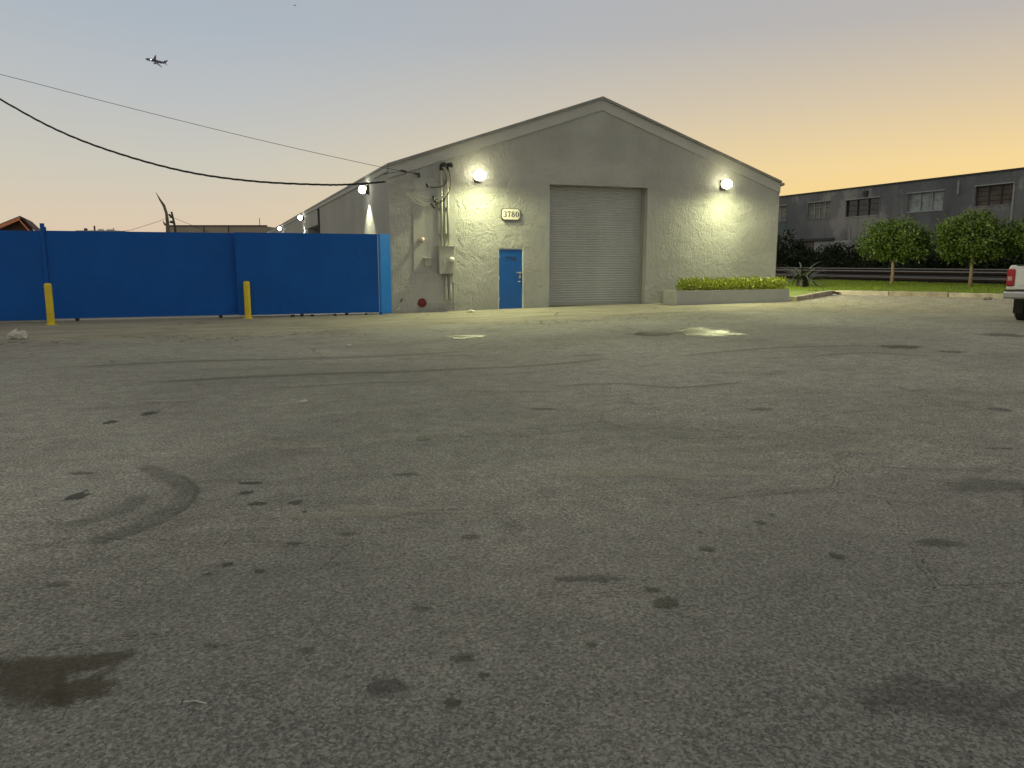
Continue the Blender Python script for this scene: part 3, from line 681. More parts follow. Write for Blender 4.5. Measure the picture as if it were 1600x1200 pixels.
# overhead cables
def lerp_path(pix, d0_, d1_, per=6):
    P = [at_depth(x, y, d0_ + (d1_ - d0_) * i / (len(pix) - 1)) for i, (x, y) in enumerate(pix)]; o = []; n = len(P)
    for i in range(n - 1):
        a, b, c, d = P[max(i - 1, 0)], P[i], P[i + 1], P[min(i + 2, n - 1)]
        for k in range(per):
            t = k / per; o.append(.5 * ((2 * b) + (c - a) * t + (2 * a - 5 * b + 4 * c - d) * t * t + (3 * b - a - 3 * c + d) * t ** 3))
    o.append(P[-1]); return o
DL = (on_wall(602, 284, -.35) - CAM).dot(F)
cp = lerp_path([(-420, -110), (-200, 36), (0, 155), (100, 208), (200, 244.5), (300, 270), (400, 283.5), (500, 288.5), (550, 288), (602, 284)], DL - 3, DL, 14)
m = MB()
for ph in (0, 2.094, 4.189):
    q = []
    for i, p in enumerate(cp):
        a = ph + i * .75; q.append(p + U * math.cos(a) * .016 + F * math.sin(a) * .016)
    m.tube(q, .0135, 6)
tag(m.build('service_drop_cable', M['black'], smooth=True, origin=cp[-1]), 'thick black twisted cable sagging across the sky to the eave', 'cable')
cp = lerp_path([(-420, 10), (0, 116), (150, 155), (300, 193), (450, 229), (600, 262), (649, 270.5)], DL - 2.5, DL)
tag(MB().tube(cp, .0065, 6).build('messenger_wire', M['black'], smooth=True, origin=cp[-1]), 'thin upper overhead wire stretched above the twisted cable', 'cable')
# small fittings on the wall
sb = thing('switch_box', 'small grey hooded box on the wall left of the meter cabinet', 'box', (1.12, 0, 1.4))
MB().box(1.01, 1.23, -.10, -.008, 1.40, 1.63).build('case', M['boxpaint'], sb, bevel=.008); MB().box(.99, 1.25, -.14, -.006, 1.632, 1.66).build('hood', M['conduit'], sb, bevel=.006)
al = thing('alarm_bell', 'small pinkish round alarm sounder high on the wall', 'alarm', (.95, 0, 2.19))
MB().tube([(.95, -.002, 2.19), (.95, -.05, 2.19)], .075, 16).build('base', M['pink'], al); MB().ball((.95, -.11, 2.19), (.055, .08, .055), 12, 8).build('dome', M['sign'], al, smooth=True)
rv = thing('fire_connection', 'dark red round fire connection low on the grey wall', 'valve', (.93, 0, .32))
MB().tube([(.93, -.001, .32), (.93, -.03, .32)], .135, 24).build('plate', M['red'], rv, bevel=.006)
for dx in (-.05, .05): m = MB(); m.tube([(.93 + dx, -.03, .33), (.93 + dx, -.10, .31)], [.042, .046], 14); m.build('inlet', M['red'], rv, smooth=False)
tb = thing('wall_tap', 'small dark tap with stub pipe low by the gate corner', 'tap', (.28, 0, .40))
m = MB(); m.tube([(.30, -.002, .42), (.30, -.07, .42), (.27, -.10, .36)], .02, 8); m.tube([(.30, -.05, .42), (.33, -.05, .47)], .012, 6); m.build('spout', M['dark'], tb)
lw = MB().tube([(.06, -.10, .02), (.10, -.13, .12), (.20, -.12, .16), (.24, -.08, .24)], .012, 6).build('loose_hose', M['palewire'], origin=(.06, -.1, .02)); tag(lw, 'short pale hose end sticking up at the wall corner', 'hose')
def rock(name, x, y, s, label, mt='paler', seed=0, cat='stone'):
    m = MB(); m.ball((x, y, g(x) + s[2] * .55), s, 12, 8)
    m.v = [tuple(Vector(p) + Vector((1, .6, .8)) * mn.noise(Vector(p) * 9 + Vector((seed, 0, 0))) * s[0] * .45) for p in m.v]
    return tag(m.build(name, M[mt], origin=(x, y, g(x))), label, cat)
p = on_ground(737, 488); rock('rubble_block', p.x, p.y, (.14, .07, .05), 'flat stone lying at the wall between meter and blue door', seed=2)
p = on_ground(30, 530); rock('crumpled_bag', p.x, p.y, (.20, .13, .12), 'crumpled whitish bag lying at the far left', seed=5, cat='rubbish')
for i, (a, b, s, lb) in enumerate([(1238, 470, .10, 'small pale stone by the right end of the planter'), (1543, 468.5, .15, 'flat brown stone in front of the kerb near the pickup'), (1376, 462, .06, 'small pale stone at the foot of the kerb left of the trees'),
                       (545, 541, .05, 'thin pale scrap on the asphalt before the gate'), (474, 629, .04, 'small yellowish pebble alone on the left asphalt'), (1303, 462, .08, 'small stone at the corner of the kerb')]):
    p = on_ground(a, b); rock('loose_stone', p.x, p.y, (s * 1.3, s * .7, s * .45), lb, 'paler' if i != 1 else 'kerb_worn', i * 3)
for i, (x, y, w, lb) in enumerate([(305, 1100, .04, 'thin straw-coloured stick lying on the near asphalt at left'), (826, 674, .09, 'small curved pale stick on the middle asphalt'), (1560, 702, .1, 'short dark twig on the asphalt at far right')]):
    p = on_ground(x, y); r_ = R * w
    tag(MB().tube([p - r_ + Vector((0, 0, .008)), p + F.cross(Vector((0, 0, 1))) * 0 + Vector((0, .004, .010)), p + r_ + Vector((0, -.01, .008))], .0025, 5).build('twig', M['paler'] if i < 2 else M['dark'], origin=p), lb, 'twig')

# ------------------------------------------------------------------ blue gate and fence
GT, GB = 2.31, .085
gate = thing('sliding_gate', 'blue sheet-metal sliding gate leaf between the yellow bollards', 'gate', (-6.5, 0, 0))
MB().box(-8.80, -4.19, -.02, .02, GB, GT).build('sheet_panel', M['blue'], gate)
MB().box(-8.80, -4.19, .022, .075, GB + .02, GB + .10).build('bottom_rail', M['blue'], gate); MB().box(-8.80, -4.19, .022, .075, GT - .1, GT - .02).build('top_rail', M['blue'], gate)
def wheel(x, y, par):
    m = MB(); m.tube([(x, y - .02, .055), (x, y + .02, .055)], .05, 14); return m.build('wheel', M['dark'], par)
for x in (-8.25, -4.75): wheel(x, .05, gate)
g2 = thing('sliding_gate', 'blue sheet-metal gate leaf next to the grey warehouse corner', 'gate', (-2.3, -.25, 0))
MB().box(-4.25, -.42, -.27, -.23, GB, 2.32).build('sheet_panel', M['blue'], g2)
MB().box(-4.25, -.42, -.228, -.175, GB + .02, GB + .10).build('bottom_rail', M['blue'], g2); MB().box(-4.25, -.42, -.228, -.175, 2.20, 2.28).build('top_rail', M['blue'], g2)
MB().box(-4.29, -4.252, -.28, -.16, GB, 2.32).build('end_post', M['blue'], g2)
wheel(-1.0 - .35, -.2, g2); wheel(-2.6, -.2, g2)
fl = thing('metal_fence', 'blue sheet-metal fence section left of the first bollard', 'fence', (-12, 0, 0))
MB().box(-18, -8.9, -.02, .02, .06, 2.30).build('sheet_panel', M['blue'], fl)
for x in (-18, -15, -12): MB().box(x, x + .08, .022, .10, -.05, 2.28).build('post', M['blue'], fl)
MB().box(-18, -8.9, .022, .06, .02, .058).build('ground_rail', M['track'], fl)
gp = thing('gate_post', 'tall thin blue gate post rising above the fence', 'post', (-8.85, -.02, 0))
MB().box(-8.895, -8.805, -.06, .03, -.05, 2.49).build('post', M['blue'], gp, bevel=.006); MB().box(-8.802, -8.765, -.05, .0, 2.30, 2.40).build('guide_bracket', M['blue'], gp)
gp = thing('gate_post', 'bright blue folded post between gate and grey warehouse corner', 'post', (-.2, -.15, 0))
MB().prism([(-.40, -.28), (-.345, -.28), (-.005, -.06), (-.005, -.02), (-.40, -.24)], 'z', .04, 2.33).build('folded_sheet', M['blue_lit'], gp)
MB().box(-.41, -.34, -.285, -.20, -.02, .10).build('foot', M['blue'], gp)
tag(MB().box(-17, -.42, .10, .34, -.02, .035).build('gate_track', M['track'], origin=(-9, .2, 0)), 'concrete gate track under the blue gates, its pale tone standing in for lamplit ground', 'track')  # strip added where lamplit ground shows under the gates
for x, y, lb in ((-8.68, -.95, 'left yellow bollard, in front of the tall gate post'), (-4.05, -.38, 'right yellow bollard, where the two blue gate leaves meet')):
    b = thing('bollard', lb, 'bollard', (x, y, 0), 'yellow bollards before the gates')
    m = MB(); m.tube([(x, y, -.05), (x, y, .9), (x, y, .985), (x, y, 1.01)], [.085, .085, .083, .06], 18); m.build('pipe', M['yellow'], b, smooth=False)
    MB().tube([(x, y, .0), (x, y, .012)], .14, 16).build('footing', M['yellow'], b)
for a, (x, w) in enumerate(((-2.9, .12), (-1.7, .08), (-2.35, .09), (-.8, .07))):
    tag(MB().box(x, x + w, -.12, -.02, -.01, .055).build('debris', M['dark'], origin=(x, -.07, 0), bevel=.012), ['dark lump under the blue gate, farthest from the warehouse', 'dark lump under the gate, third from the left', 'dark lump under the gate, second from the left', 'dark lump under the gate, nearest the warehouse'][a], 'debris')

# ------------------------------------------------------------------ planter and hedge
PX0, PX1, PY0, PY1, PZ = 9.03, 13.5, -1.2, -.38, .62
pl = thing('planter', 'long grey rendered planter box against the front wall', 'planter', (11.2, -.8, .12))
m = MB()
for a in ((PX0, PX1, PY0, PY0 + .1), (PX0, PX1, PY1 - .1, PY1), (PX0, PX0 + .1, PY0 + .1, PY1 - .1), (PX1 - .1, PX1, PY0 + .1, PY1 - .1)): m.box(*a, 0, PZ)
m.build('box', M['planter'], pl); MB().box(PX0 + .1, PX1 - .1, PY0 + .1, PY1 - .1, .1, PZ - .06).build('soil', M['soil'], pl)
def leaves(m, c, rad, n, size, r, aspect=.55, up=0.0, shell=.3):
    for _ in range(n):
        d = Vector((r.gauss(0, 1), r.gauss(0, 1), r.gauss(0, 1))).normalized(); k = shell + (1 - shell) * r.random() ** .5
        p = Vector(c) + Vector((d.x * rad[0], d.y * rad[1], d.z * rad[2])) * k
        ax = (d * .7 + Vector((r.gauss(0, .6), r.gauss(0, .6), r.gauss(0, .6) + up))).normalized()
        w = ax.cross(Vector((r.gauss(0, 1), r.gauss(0, 1), r.gauss(0, 1)))).normalized(); s = size * r.uniform(.65, 1.25)
        nrm = ax.cross(w) * s * .12; b = s * aspect * .5
        m.add([p, p + ax * s * .5 + w * b + nrm, p + ax * s, p + ax * s * .5 - w * b + nrm], [(0, 1, 2), (0, 2, 3)])
hd = thing('hedge', 'clipped yellow-green hedge growing in the grey planter', 'hedge', (11.3, -.8, PZ - .06))
r = random.Random(11); m = MB(); x = PX0 + .42
while x < PX1 - .12:
    for yy in (-1.02, -.82, -.62):
        h = r.uniform(.10, .17)
        leaves(m, (x + r.uniform(-.05, .05), yy + r.uniform(-.05, .05), PZ + h), (.14, .13, .18 + h * .5), 100, .075, r, .6, .3, .2)
    x += .145
m.build('leaves', M['hedge'], hd)
m = MB()
for i in range(30): x = PX0 + .45 + i * .137; m.tube([(x, -.8, PZ - .08), (x + r.uniform(-.05, .05), -.8 + r.uniform(-.1, .1), PZ + .3)], .008, 5)
m.build('stems', M['darkbark'], hd)

# ------------------------------------------------------------------ kerb, lawn, trees on the right
K0, K1, K2, K3 = Vector((14.05, -.95, 0)), Vector((18.55, 2.15, 0)), Vector((21.5, -3.3, 0)), Vector((27.5, -14.4, 0))
def kerb_run(A, B, n, mt, w=.2, h=.17):
    d = (B - A) / n; dn = d.normalized(); q = Vector((-dn.y, dn.x, 0))
    for i in range(n):
        a = A + d * i + dn * .012; b = A + d * (i + 1) - dn * .012; m = MB(); hh = h + rng.uniform(-.012, .012)
        P = [a, b, b + q * w, a + q * w]; vs = [(p_.x, p_.y, g(p_.x) - .1) for p_ in P] + [(p_.x, p_.y, g(p_.x) + hh) for p_ in P]
        m.add(vs, [(3, 2, 1, 0), (4, 5, 6, 7), (0, 1, 5, 4), (1, 2, 6, 5), (2, 3, 7, 6), (3, 0, 4, 7)])
        m.build('kerb_stone', M[mt[i % len(mt)]], KERB, bevel=.02)
KERB = tag(bpy.data.objects.new('kerb', None), kind='structure'); COL.objects.link(KERB); KERB.location = (18.5, 2.1, .2)
kerb_run(K0, K1, 3, ['kerb_worn']); kerb_run(K1, K2, 3, ['kerb', 'kerb_worn', 'kerb']); kerb_run(K2, K3, 6, ['kerb', 'kerb_worn'])
LX = 32.9
m = MB(); lawn = [K0, K1, K2, K3]
def inlawn(x, y):
    if x < 13.95 or x > LX or y > 26: return False
    a = (K1 - K0); s1 = a.x * (y - K0.y) - a.y * (x - K0.x)
    b = (K3 - K1); s2 = b.x * (y - K1.y) - b.y * (x - K1.x)
    return (s1 > .22 * a.length or x > 18.5) and s2 > .12 * b.length
m.v = []
N1 = 26
for i in range(N1 + 1):      # rows along the kerb line, columns back to the track bed
    t = i / N1
    s_ = t * 3; seg = min(int(s_), 2); q = s_ - seg
    P = [K0, K1, K2, K3][seg].lerp([K0, K1, K2, K3][seg + 1], q)
    Q = Vector((13.95, 26, 0)).lerp(Vector((LX, 26, 0)), min(1, t * 3)) if t < 1 / 3 else Vector((LX, 26, 0)).lerp(Vector((LX, -14, 0)), (t - 1 / 3) * 1.5)
    for j in range(9):
        p_ = P.lerp(Q, j / 8); m.v.append((p_.x, p_.y, g(p_.x) + .12 - (.06 if j == 8 else 0)))
m.f = [(i * 9 + j, (i + 1) * 9 + j, (i + 1) * 9 + j + 1, i * 9 + j + 1) for i in range(N1) for j in range(8)]
tag(m.build('lawn_ground', M['turf']), kind='structure')
m = MB(); r = random.Random(21); cnt = 0
while cnt < 34000:
    x = r.uniform(14, LX); y = r.uniform(-12, 20)
    if not inlawn(x, y): continue
    if y > 9 + (x - 18) * 0.6 and r.random() < .6: continue
    cnt += 1; z = g(x) + .11; h = r.uniform(.05, .11); a = r.random() * 6.28; w = .012; l = Vector((r.gauss(0, .03), r.gauss(0, .03), h))
    p_ = Vector((x, y, z)); q = Vector((math.cos(a) * w, math.sin(a) * w, 0)); m.add([p_ - q, p_ + q, p_ + l], [(0, 1, 2)])
tag(m.build('grass', M['grass']), 'short bright green lawn grass along the kerb', 'grass', kind='stuff')

def crown(r, c, rad, nclump, per, leaf, M_):
    m = MB()
    for _ in range(nclump):
        d = Vector((r.gauss(0, 1), r.gauss(0, 1), r.gauss(0, 1))).normalized(); k = .50 + .5 * r.random() ** .6
        if d.z < -.55: d.z *= .7
        p_ = Vector(c) + Vector((d.x * rad[0], d.y * rad[1], d.z * rad[2])) * k * (.93 + .36 * mn.noise(d * 1.9 + Vector(c)))
        leaves(m, p_, (r.uniform(.22, .42),) * 3, per, leaf, r, .55, .15, .2)
    return m
def shade_tree(x, y, label, seed, rad=(1.72, 1.6, 1.12), zc=2.72, lean=0):
    r = random.Random(seed); z0 = g(x) + .1
    t = thing('round_tree', label, 'tree', (x, y, z0), 'clipped round trees on the lawn')
    crown(r, (x + lean, y, z0 + zc), rad, 300, 36, .165, None).build('crown', M['tree'], t)
    m = MB(); m.tube([(x, y, z0 - .1), (x + .02, y, z0 + .7), (x - .01, y + .02, z0 + 1.5), (x + .02, y, z0 + 1.9)], [.095, .08, .075, .06], 10)
    t_ = m.build('trunk', M['trunk'], t, smooth=True)
    m = MB()
    for k in range(9):
        a = k * .7 + r.random(); e = Vector((math.cos(a) * r.uniform(.7, 1.2), math.sin(a) * r.uniform(.7, 1.2), r.uniform(.5, 1.2)))
        s0 = Vector((x + .01, y, z0 + r.uniform(1.35, 1.8))); m.tube([s0, s0 + e * .5 + Vector((0, 0, .1)), s0 + e], [.035, .022, .008], 6)
    m.build('branches', M['trunk'], t_, smooth=True)
    return t
tp = [on_ground(1387, 450), on_ground(1507, 452.5)]
shade_tree(27.6, 7.9, 'round glossy green tree on the lawn, left of the three', 31, zc=2.12)
shade_tree(29.3, 4.8, 'round glossy green tree on the lawn, middle of the three', 32, (1.9, 1.75, 1.28), 2.26)
shade_tree(30.95, 2.1, 'round glossy green tree cut off by the right edge, above the pickup', 33, (1.8, 1.7, 1.25), 2.2)

# strap-leaved plant by the planter
px, py = 21.4, 7.3; z0 = g(px) + .1
st = thing('strap_leaf_plant', 'dark spiky strap-leaved plant on the lawn behind the planter', 'plant', (px, py, z0))
m = MB(); m.ball((px, py, z0 + .16), (.30, .30, .26), 14, 9); m.build('base', M['darkbark'], st, smooth=True)
r = random.Random(5); m = MB()
for k in range(64):
    a = r.random() * 6.28; L = r.uniform(.9, 1.9); el = r.uniform(.25, 1.35); w = r.uniform(.04, .065); prev = None
    d = Vector((math.cos(a), math.sin(a), 0)); q = Vector((-d.y, d.x, 0)); p_ = Vector((px, py, z0 + .25)) + d * .1; e = el; pts = []
    for i in range(7):
        t_ = i / 6; pts.append((p_.copy(), w * (1 - t_ ** 2) + .003)); p_ += (d * math.cos(e) + Vector((0, 0, 1)) * math.sin(e)) * L / 6; e -= .26
    vs = []
    for P, ww in pts: vs += [P - q * ww, P + q * ww]
    m.add(vs, [(2 * i, 2 * i + 1, 2 * i + 3, 2 * i + 2) for i in range(6)])
m.build('leaves', M['blade'], st)

# ------------------------------------------------------------------ railway, bushes, old warehouse
m = MB(); bx = [LX - .1, 34, 36.5, 45, 54, 58]
for j in range(0, 31):
    y = -40 + j * 6
    for x in bx: m.v.append((x, y, g(x) + .015 + (.05 * mn.noise(Vector((x, y, 0))) if x > 34 else 0)))
m.f = [(j * 6 + i, j * 6 + i + 1, (j + 1) * 6 + i + 1, (j + 1) * 6 + i) for j in range(30) for i in range(5)]
tag(m.build('track_bed', M['ballast']), kind='structure')
for X, lb in ((36.6, 'nearest pair of steel rails beyond the lawn'), (45.6, 'middle pair of steel rails beyond the lawn'), (54.0, 'farthest pair of steel rails, before the dark bushes')):
    z = g(X) + .06; t = thing('railway_track', lb, 'railway track', (X, 20, z), 'parallel railway tracks')
    for dx in (0, 1.435):
        zz_ = max(g(X + dx), g(X)) + .10
        MB().box(X + dx - .035, X + dx + .035, -40, 140, zz_ + .112, zz_ + .15).build('rail_head', M['railhead'], t)
        m = MB(); m.box(X + dx - .034, X + dx + .034, -40, 140, zz_ + .09, zz_ + .1115); m.box(X + dx - .012, X + dx + .012, -40, 140, zz_ + .012, zz_ + .0898); m.box(X + dx - .07, X + dx + .07, -40, 140, zz_, zz_ + .012)
        m.build('rail', M['railrust'], t)
    m = MB()
    for k in range(250): y = -40 + k * .72; m.box(X - .5, X + 1.94, y, y + .22, z - .08, z + .035)
    tag(m.build('sleepers', M['sleeper'], t), kind='stuff')
def bush_mesh(seed, rad):
    r = random.Random(seed); m = MB()
    for _ in range(150):
        d = Vector((r.gauss(0, 1), r.gauss(0, 1), abs(r.gauss(0, .9)))).normalized(); k = .4 + .6 * r.random() ** .5
        p_ = Vector((d.x * rad[0], d.y * rad[1], d.z * rad[2])) * k * (1 + .5 * mn.noise(d * 1.5 + Vector((seed, 0, 0))))
        leaves(m, p_, (.6,) * 3, 22, .34, r, .5, .2, .1)
    return m
BM = [bush_mesh(s_, (3.3, 3.9, 2.5)) for s_ in (1, 2, 3)]
proto = [None] * 3
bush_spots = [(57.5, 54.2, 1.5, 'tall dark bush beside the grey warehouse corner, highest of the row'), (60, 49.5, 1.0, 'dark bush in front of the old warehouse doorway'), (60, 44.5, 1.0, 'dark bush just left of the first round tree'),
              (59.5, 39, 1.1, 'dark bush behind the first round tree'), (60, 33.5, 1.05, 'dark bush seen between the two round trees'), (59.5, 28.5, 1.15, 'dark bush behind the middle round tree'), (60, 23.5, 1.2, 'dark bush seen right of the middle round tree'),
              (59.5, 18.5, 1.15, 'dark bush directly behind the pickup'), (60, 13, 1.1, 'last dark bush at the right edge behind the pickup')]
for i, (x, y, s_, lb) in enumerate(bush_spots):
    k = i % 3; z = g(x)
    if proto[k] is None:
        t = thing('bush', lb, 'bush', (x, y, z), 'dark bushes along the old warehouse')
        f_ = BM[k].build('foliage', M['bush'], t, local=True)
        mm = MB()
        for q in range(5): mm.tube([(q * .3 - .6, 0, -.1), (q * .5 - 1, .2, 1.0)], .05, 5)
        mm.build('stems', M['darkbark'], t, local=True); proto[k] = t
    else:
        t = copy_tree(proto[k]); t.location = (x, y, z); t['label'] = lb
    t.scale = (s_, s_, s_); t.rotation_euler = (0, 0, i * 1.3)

WX, WH = 65.0, 10.0
wh = thing('old_warehouse', 'long dark weathered concrete warehouse behind the railway', 'building', (WX, 40, .8))
wins = []   # (y0, y1, z0, z1, kind)
def side_at(x, y): d = ray(x, y); return CAM + d * ((WX - CAM.x) / d.x)
wins = [(58.7, 63.6, 6.75, 8.55, 'block'), (64.0 + 3.2, 71.5, 6.8, 8.6, 'block'), (46.0, 51.0, 6.85, 8.75, 'dark'), (37.7, 42.1, 6.9, 8.8, 'milky'), (30.2, 34.1, 6.95, 8.85, 'boards'), (22.8, 26.7, 6.95, 8.85, 'boards'), (15.5, 19.3, 6.95, 8.85, 'dark'), (8, 12, 6.95, 8.85, 'dark')]
w0 = side_at(1263, 318); w1 = side_at(1296, 340)
wins[0] = (w1.y, w0.y, w1.z, w0.z + .05, 'block')
wins[1] = (side_at(1229, 330).y, side_at(1229, 330).y + 5.4, wins[0][2] - .05, wins[0][3], 'block')
wins.sort(); ys = [-60] + [q for w in wins for q in w[:2]] + [150]
m = MB()
Y0, Y1 = -20, 130
cur = Y0
for (a, b, c, d, k) in wins:
    m.quad((WX, cur, -.5), (WX, a, -.5), (WX, a, WH), (WX, cur, WH)); m.quad((WX, a, -.5), (WX, b, -.5), (WX, b, c), (WX, a, c)); m.quad((WX, a, d), (WX, b, d), (WX, b, WH), (WX, a, WH))
    for P in (((WX, a, c), (WX + .3, a, c), (WX + .3, a, d), (WX, a, d)), ((WX, b, c), (WX + .3, b, c), (WX + .3, b, d), (WX, b, d)), ((WX, a, c), (WX, b, c), (WX + .3, b, c), (WX + .3, a, c)), ((WX, a, d), (WX, b, d), (WX + .3, b, d), (WX + .3, a, d))): m.quad(*P)
    cur = b
m.quad((WX, cur, -.5), (WX, Y1, -.5), (WX, Y1, WH), (WX, cur, WH))
m.build('front_wall', M['aged'], wh)
m = MB(); m.quad((WX, Y0, -.5), (WX + 30, Y0, -.5), (WX + 30, Y0, WH), (WX, Y0, WH)); m.quad((WX, Y1, -.5), (WX + 30, Y1, -.5), (WX + 30, Y1, WH), (WX, Y1, WH)); m.quad((WX + 30, Y0, -.5), (WX + 30, Y1, -.5), (WX + 30, Y1, WH), (WX + 30, Y0, WH))
m.build('rear_wall', M['aged'], wh)
MB().box(WX + .35, WX + 30.1, Y0, Y1, WH, WH + .1).build('roof', M['roof'], wh); MB().box(WX - .10, WX + .34, Y0, Y1, WH + .002, WH + .16).build('parapet_cap', M['beam'], wh)
for (a, b, c, d, k) in wins:
    w = MB().quad((WX + .28, a, c), (WX + .28, b, c), (WX + .28, b, d), (WX + .28, a, d)).build('window', M[{'block': 'block', 'dark': 'glass', 'milky': 'milky', 'boards': 'boards'}[k]], wh)
    m = MB(); n = 3 if k != 'block' else 4
    for i in range(n + 1): y = a + (b - a) * i / n; m.box(WX + .16, WX + .25, max(a, y - .05), min(b, y + .05), c, d)
    m.box(WX + .155, WX + .255, a, b, d - .05, d - .002)
    if k in ('block', 'dark'):
        for z in (.33, .66): m.box(WX + .19, WX + .24, a, b, c + (d - c) * z, c + (d - c) * z + .05)
    if k == 'boards':
        for z in (.25, .5, .75): m.box(WX + .22, WX + .27, a, b, c + (d - c) * z, c + (d - c) * z + .03)
    m.build('frame', M['sill'] if k in ('milky', 'block') else M['beam'], w)
    MB().box(WX - .09, WX - .002, a - .12, b + .12, d + .0, d + .10).build('lintel', M['sill'], w)
    m = MB(); m.box(WX - .05, WX - .002, a - .1, b + .1, c - .1, c - .002); m.build('sill', M['sill'] if k in ('milky', 'dark') else M['aged'], w)
l0, l1 = side_at(1243, 377), side_at(1304, 374)
MB().box(WX - .35, WX - .003, l1.y, l0.y, 4.2, 4.5).build('door_lintel', M['beam'], wh)
MB().box(WX - .05, WX - .003, side_at(1272, 390).y, side_at(1249, 390).y, -.3, 4.18).build('door', M['boards'], wh)
MB().box(WX - .03, WX - .003, side_at(1330, 390).y, side_at(1272, 390).y + .003, -.3, 4.15).build('door_panel', M['sill'], wh)
m = MB(); y = side_at(1354, 302).y; m.box(WX - .3, WX - .003, y - .25, y + .25, 9.0, 9.6); m.build('vent_box', M['beam'], wh)
for x_, a, b in ((1331, 5.0, 2.0), (1495, 9.6, 8.3), (1582, 8.8, 5.4)): y = side_at(x_, 330).y; MB().box(WX - .12, WX - .003, y - .07, y + .07, b, a).build('drain_pipe', M['sill'], wh)

# ------------------------------------------------------------------ pickup at the right edge
fwd = Vector((math.sin(YAW), math.cos(YAW), 0)); hd_ang = YAW + math.radians(46)
TP = CAM + fwd * 17.0 + R * (10.87 + .80); TP.z = g(TP.x) - .01
tk = thing('pickup_truck', 'white pickup truck parked at the right edge, rear towards us', 'pickup truck', TP, rz=-hd_ang)
tk.scale = (.9, .9, .9)
def TB(name, mt, parts, bevel=.02, par=tk, smooth=False):
    m = MB()
    for p_ in parts: m.box(*p_)
    return m.build(name, M[mt], par, bevel=bevel, local=True)
def side_shell(y0, y1, x0, x1, z0, z1): pass
# local: x right, y forward, rear bumper at y=0
m = MB()
prof_b = [(-.99, .92), (-1.0, 1.05), (-1.0, 1.30), (-.97, 1.45), (-.93, 1.52)]
for sx in (1, -1):
    pr = [(sx * a, b) for a, b in prof_b] + [(sx * .82, 1.52), (sx * .82, .92)]
    if sx < 0: pr = pr
    ys_ = [.12, .60, 1.95, 2.35]
    m.prism(pr, 'y', .16, 2.55)
bed = m.build('bed_side', M['carwhite'], tk, local=True, bevel=.02)
TB('tailgate', 'carwhite', [(-.80, .80, .12, .19, .93, 1.505), (-.72, .72, .105, .1195, 1.02, 1.40)], .015)
TB('tailgate_cap', 'dark', [(-.80, .80, .10, .22, 1.508, 1.535)], .008)
TB('tailgate_handle', 'dark', [(-.14, .14, .085, .1045, 1.22, 1.32)], .01)
TB('bed_floor', 'dark', [(-.815, .815, .20, 2.5, .90, .96)], .0)
for sx in (-1, 1):
    x0, x1 = sorted((sx * .825, sx * 1.0))
    l = TB('tail_light', 'tail', [(x0, x1, .115, .30, 1.00, 1.43)], .03)
    TB('reverse_lens', 'clear', [(x0 + .03, x1 - .05, .108, .114, 1.14, 1.24)], .002, l)
TB('rear_body_panel', 'carwhite', [(-1.0, 1.0, .19, .24, .915, .995)], .01)
TB('bumper', 'chrome', [(-1.0, 1.0, -.08, .10, .70, .88)], .04); TB('bumper_step', 'dark', [(-.45, .45, -.09, .08, .882, .90), (-1.0, 1.0, .0, .1, .885, .912)], .01)
TB('number_plate', 'sign', [(-.16, .16, -.092, -.082, .73, .85)], .003)
m = MB(); m.prism([(2.56, .60), (6.2, .60), (6.25, .95), (6.1, 1.22), (4.75, 1.32), (4.35, 1.33), (2.56, 1.50)], 'x', -1.0, 1.0); m.build('cab_body', M['carwhite'], tk, local=True, bevel=.05)
m = MB(); m.prism([(2.62, 1.48), (4.75, 1.34), (4.05, 1.96), (2.85, 2.0)], 'x', -.82, .82); m.build('cab_roof', M['carwhite'], tk, local=True, bevel=.06)
TB('rear_window', 'carglass', [(-.62, .62, 2.66, 2.735, 1.56, 1.88)], .01)
m = MB()
for sx in (-1, 1): m.prism([(2.9, 1.52), (4.45, 1.42), (4.0, 1.86), (2.98, 1.88)], 'x', sx * .822, sx * .83)
m.build('side_window', M['carglass'], tk, local=True)
TB('chassis', 'dark', [(-.55, .55, .2, 6.0, .48, .60), (-.7, .7, 1.1, 1.3, .36, .46)], .0)
for sx in (-1, 1):
    for yy in (1.28, 5.1):
        m = MB(); a, b = sx * .72, sx * .97; m.tube([(a, yy, .39), (a + (b - a) * .15, yy, .39), (a + (b - a) * .85, yy, .39), (b, yy, .39)], [.34, .39, .39, .34], 28); w = m.build('wheel', M['tyre'], tk, local=True, smooth=False)
        m = MB(); m.tube([(b - sx * .01, yy, .39), (b + sx * .01, yy, .39)], .23, 20); m.build('rim', M['chrome'], w, local=True)
for sx in (-1, 1): TB('mud_flap', 'tyre', [(min(sx * .74, sx * .96), max(sx * .74, sx * .96), 1.72 - .9, 1.74 - .9, .30, .72)], 0)

for c_ in tk.children:
    if not c_.name.startswith('wheel'): c_.location.z -= .09

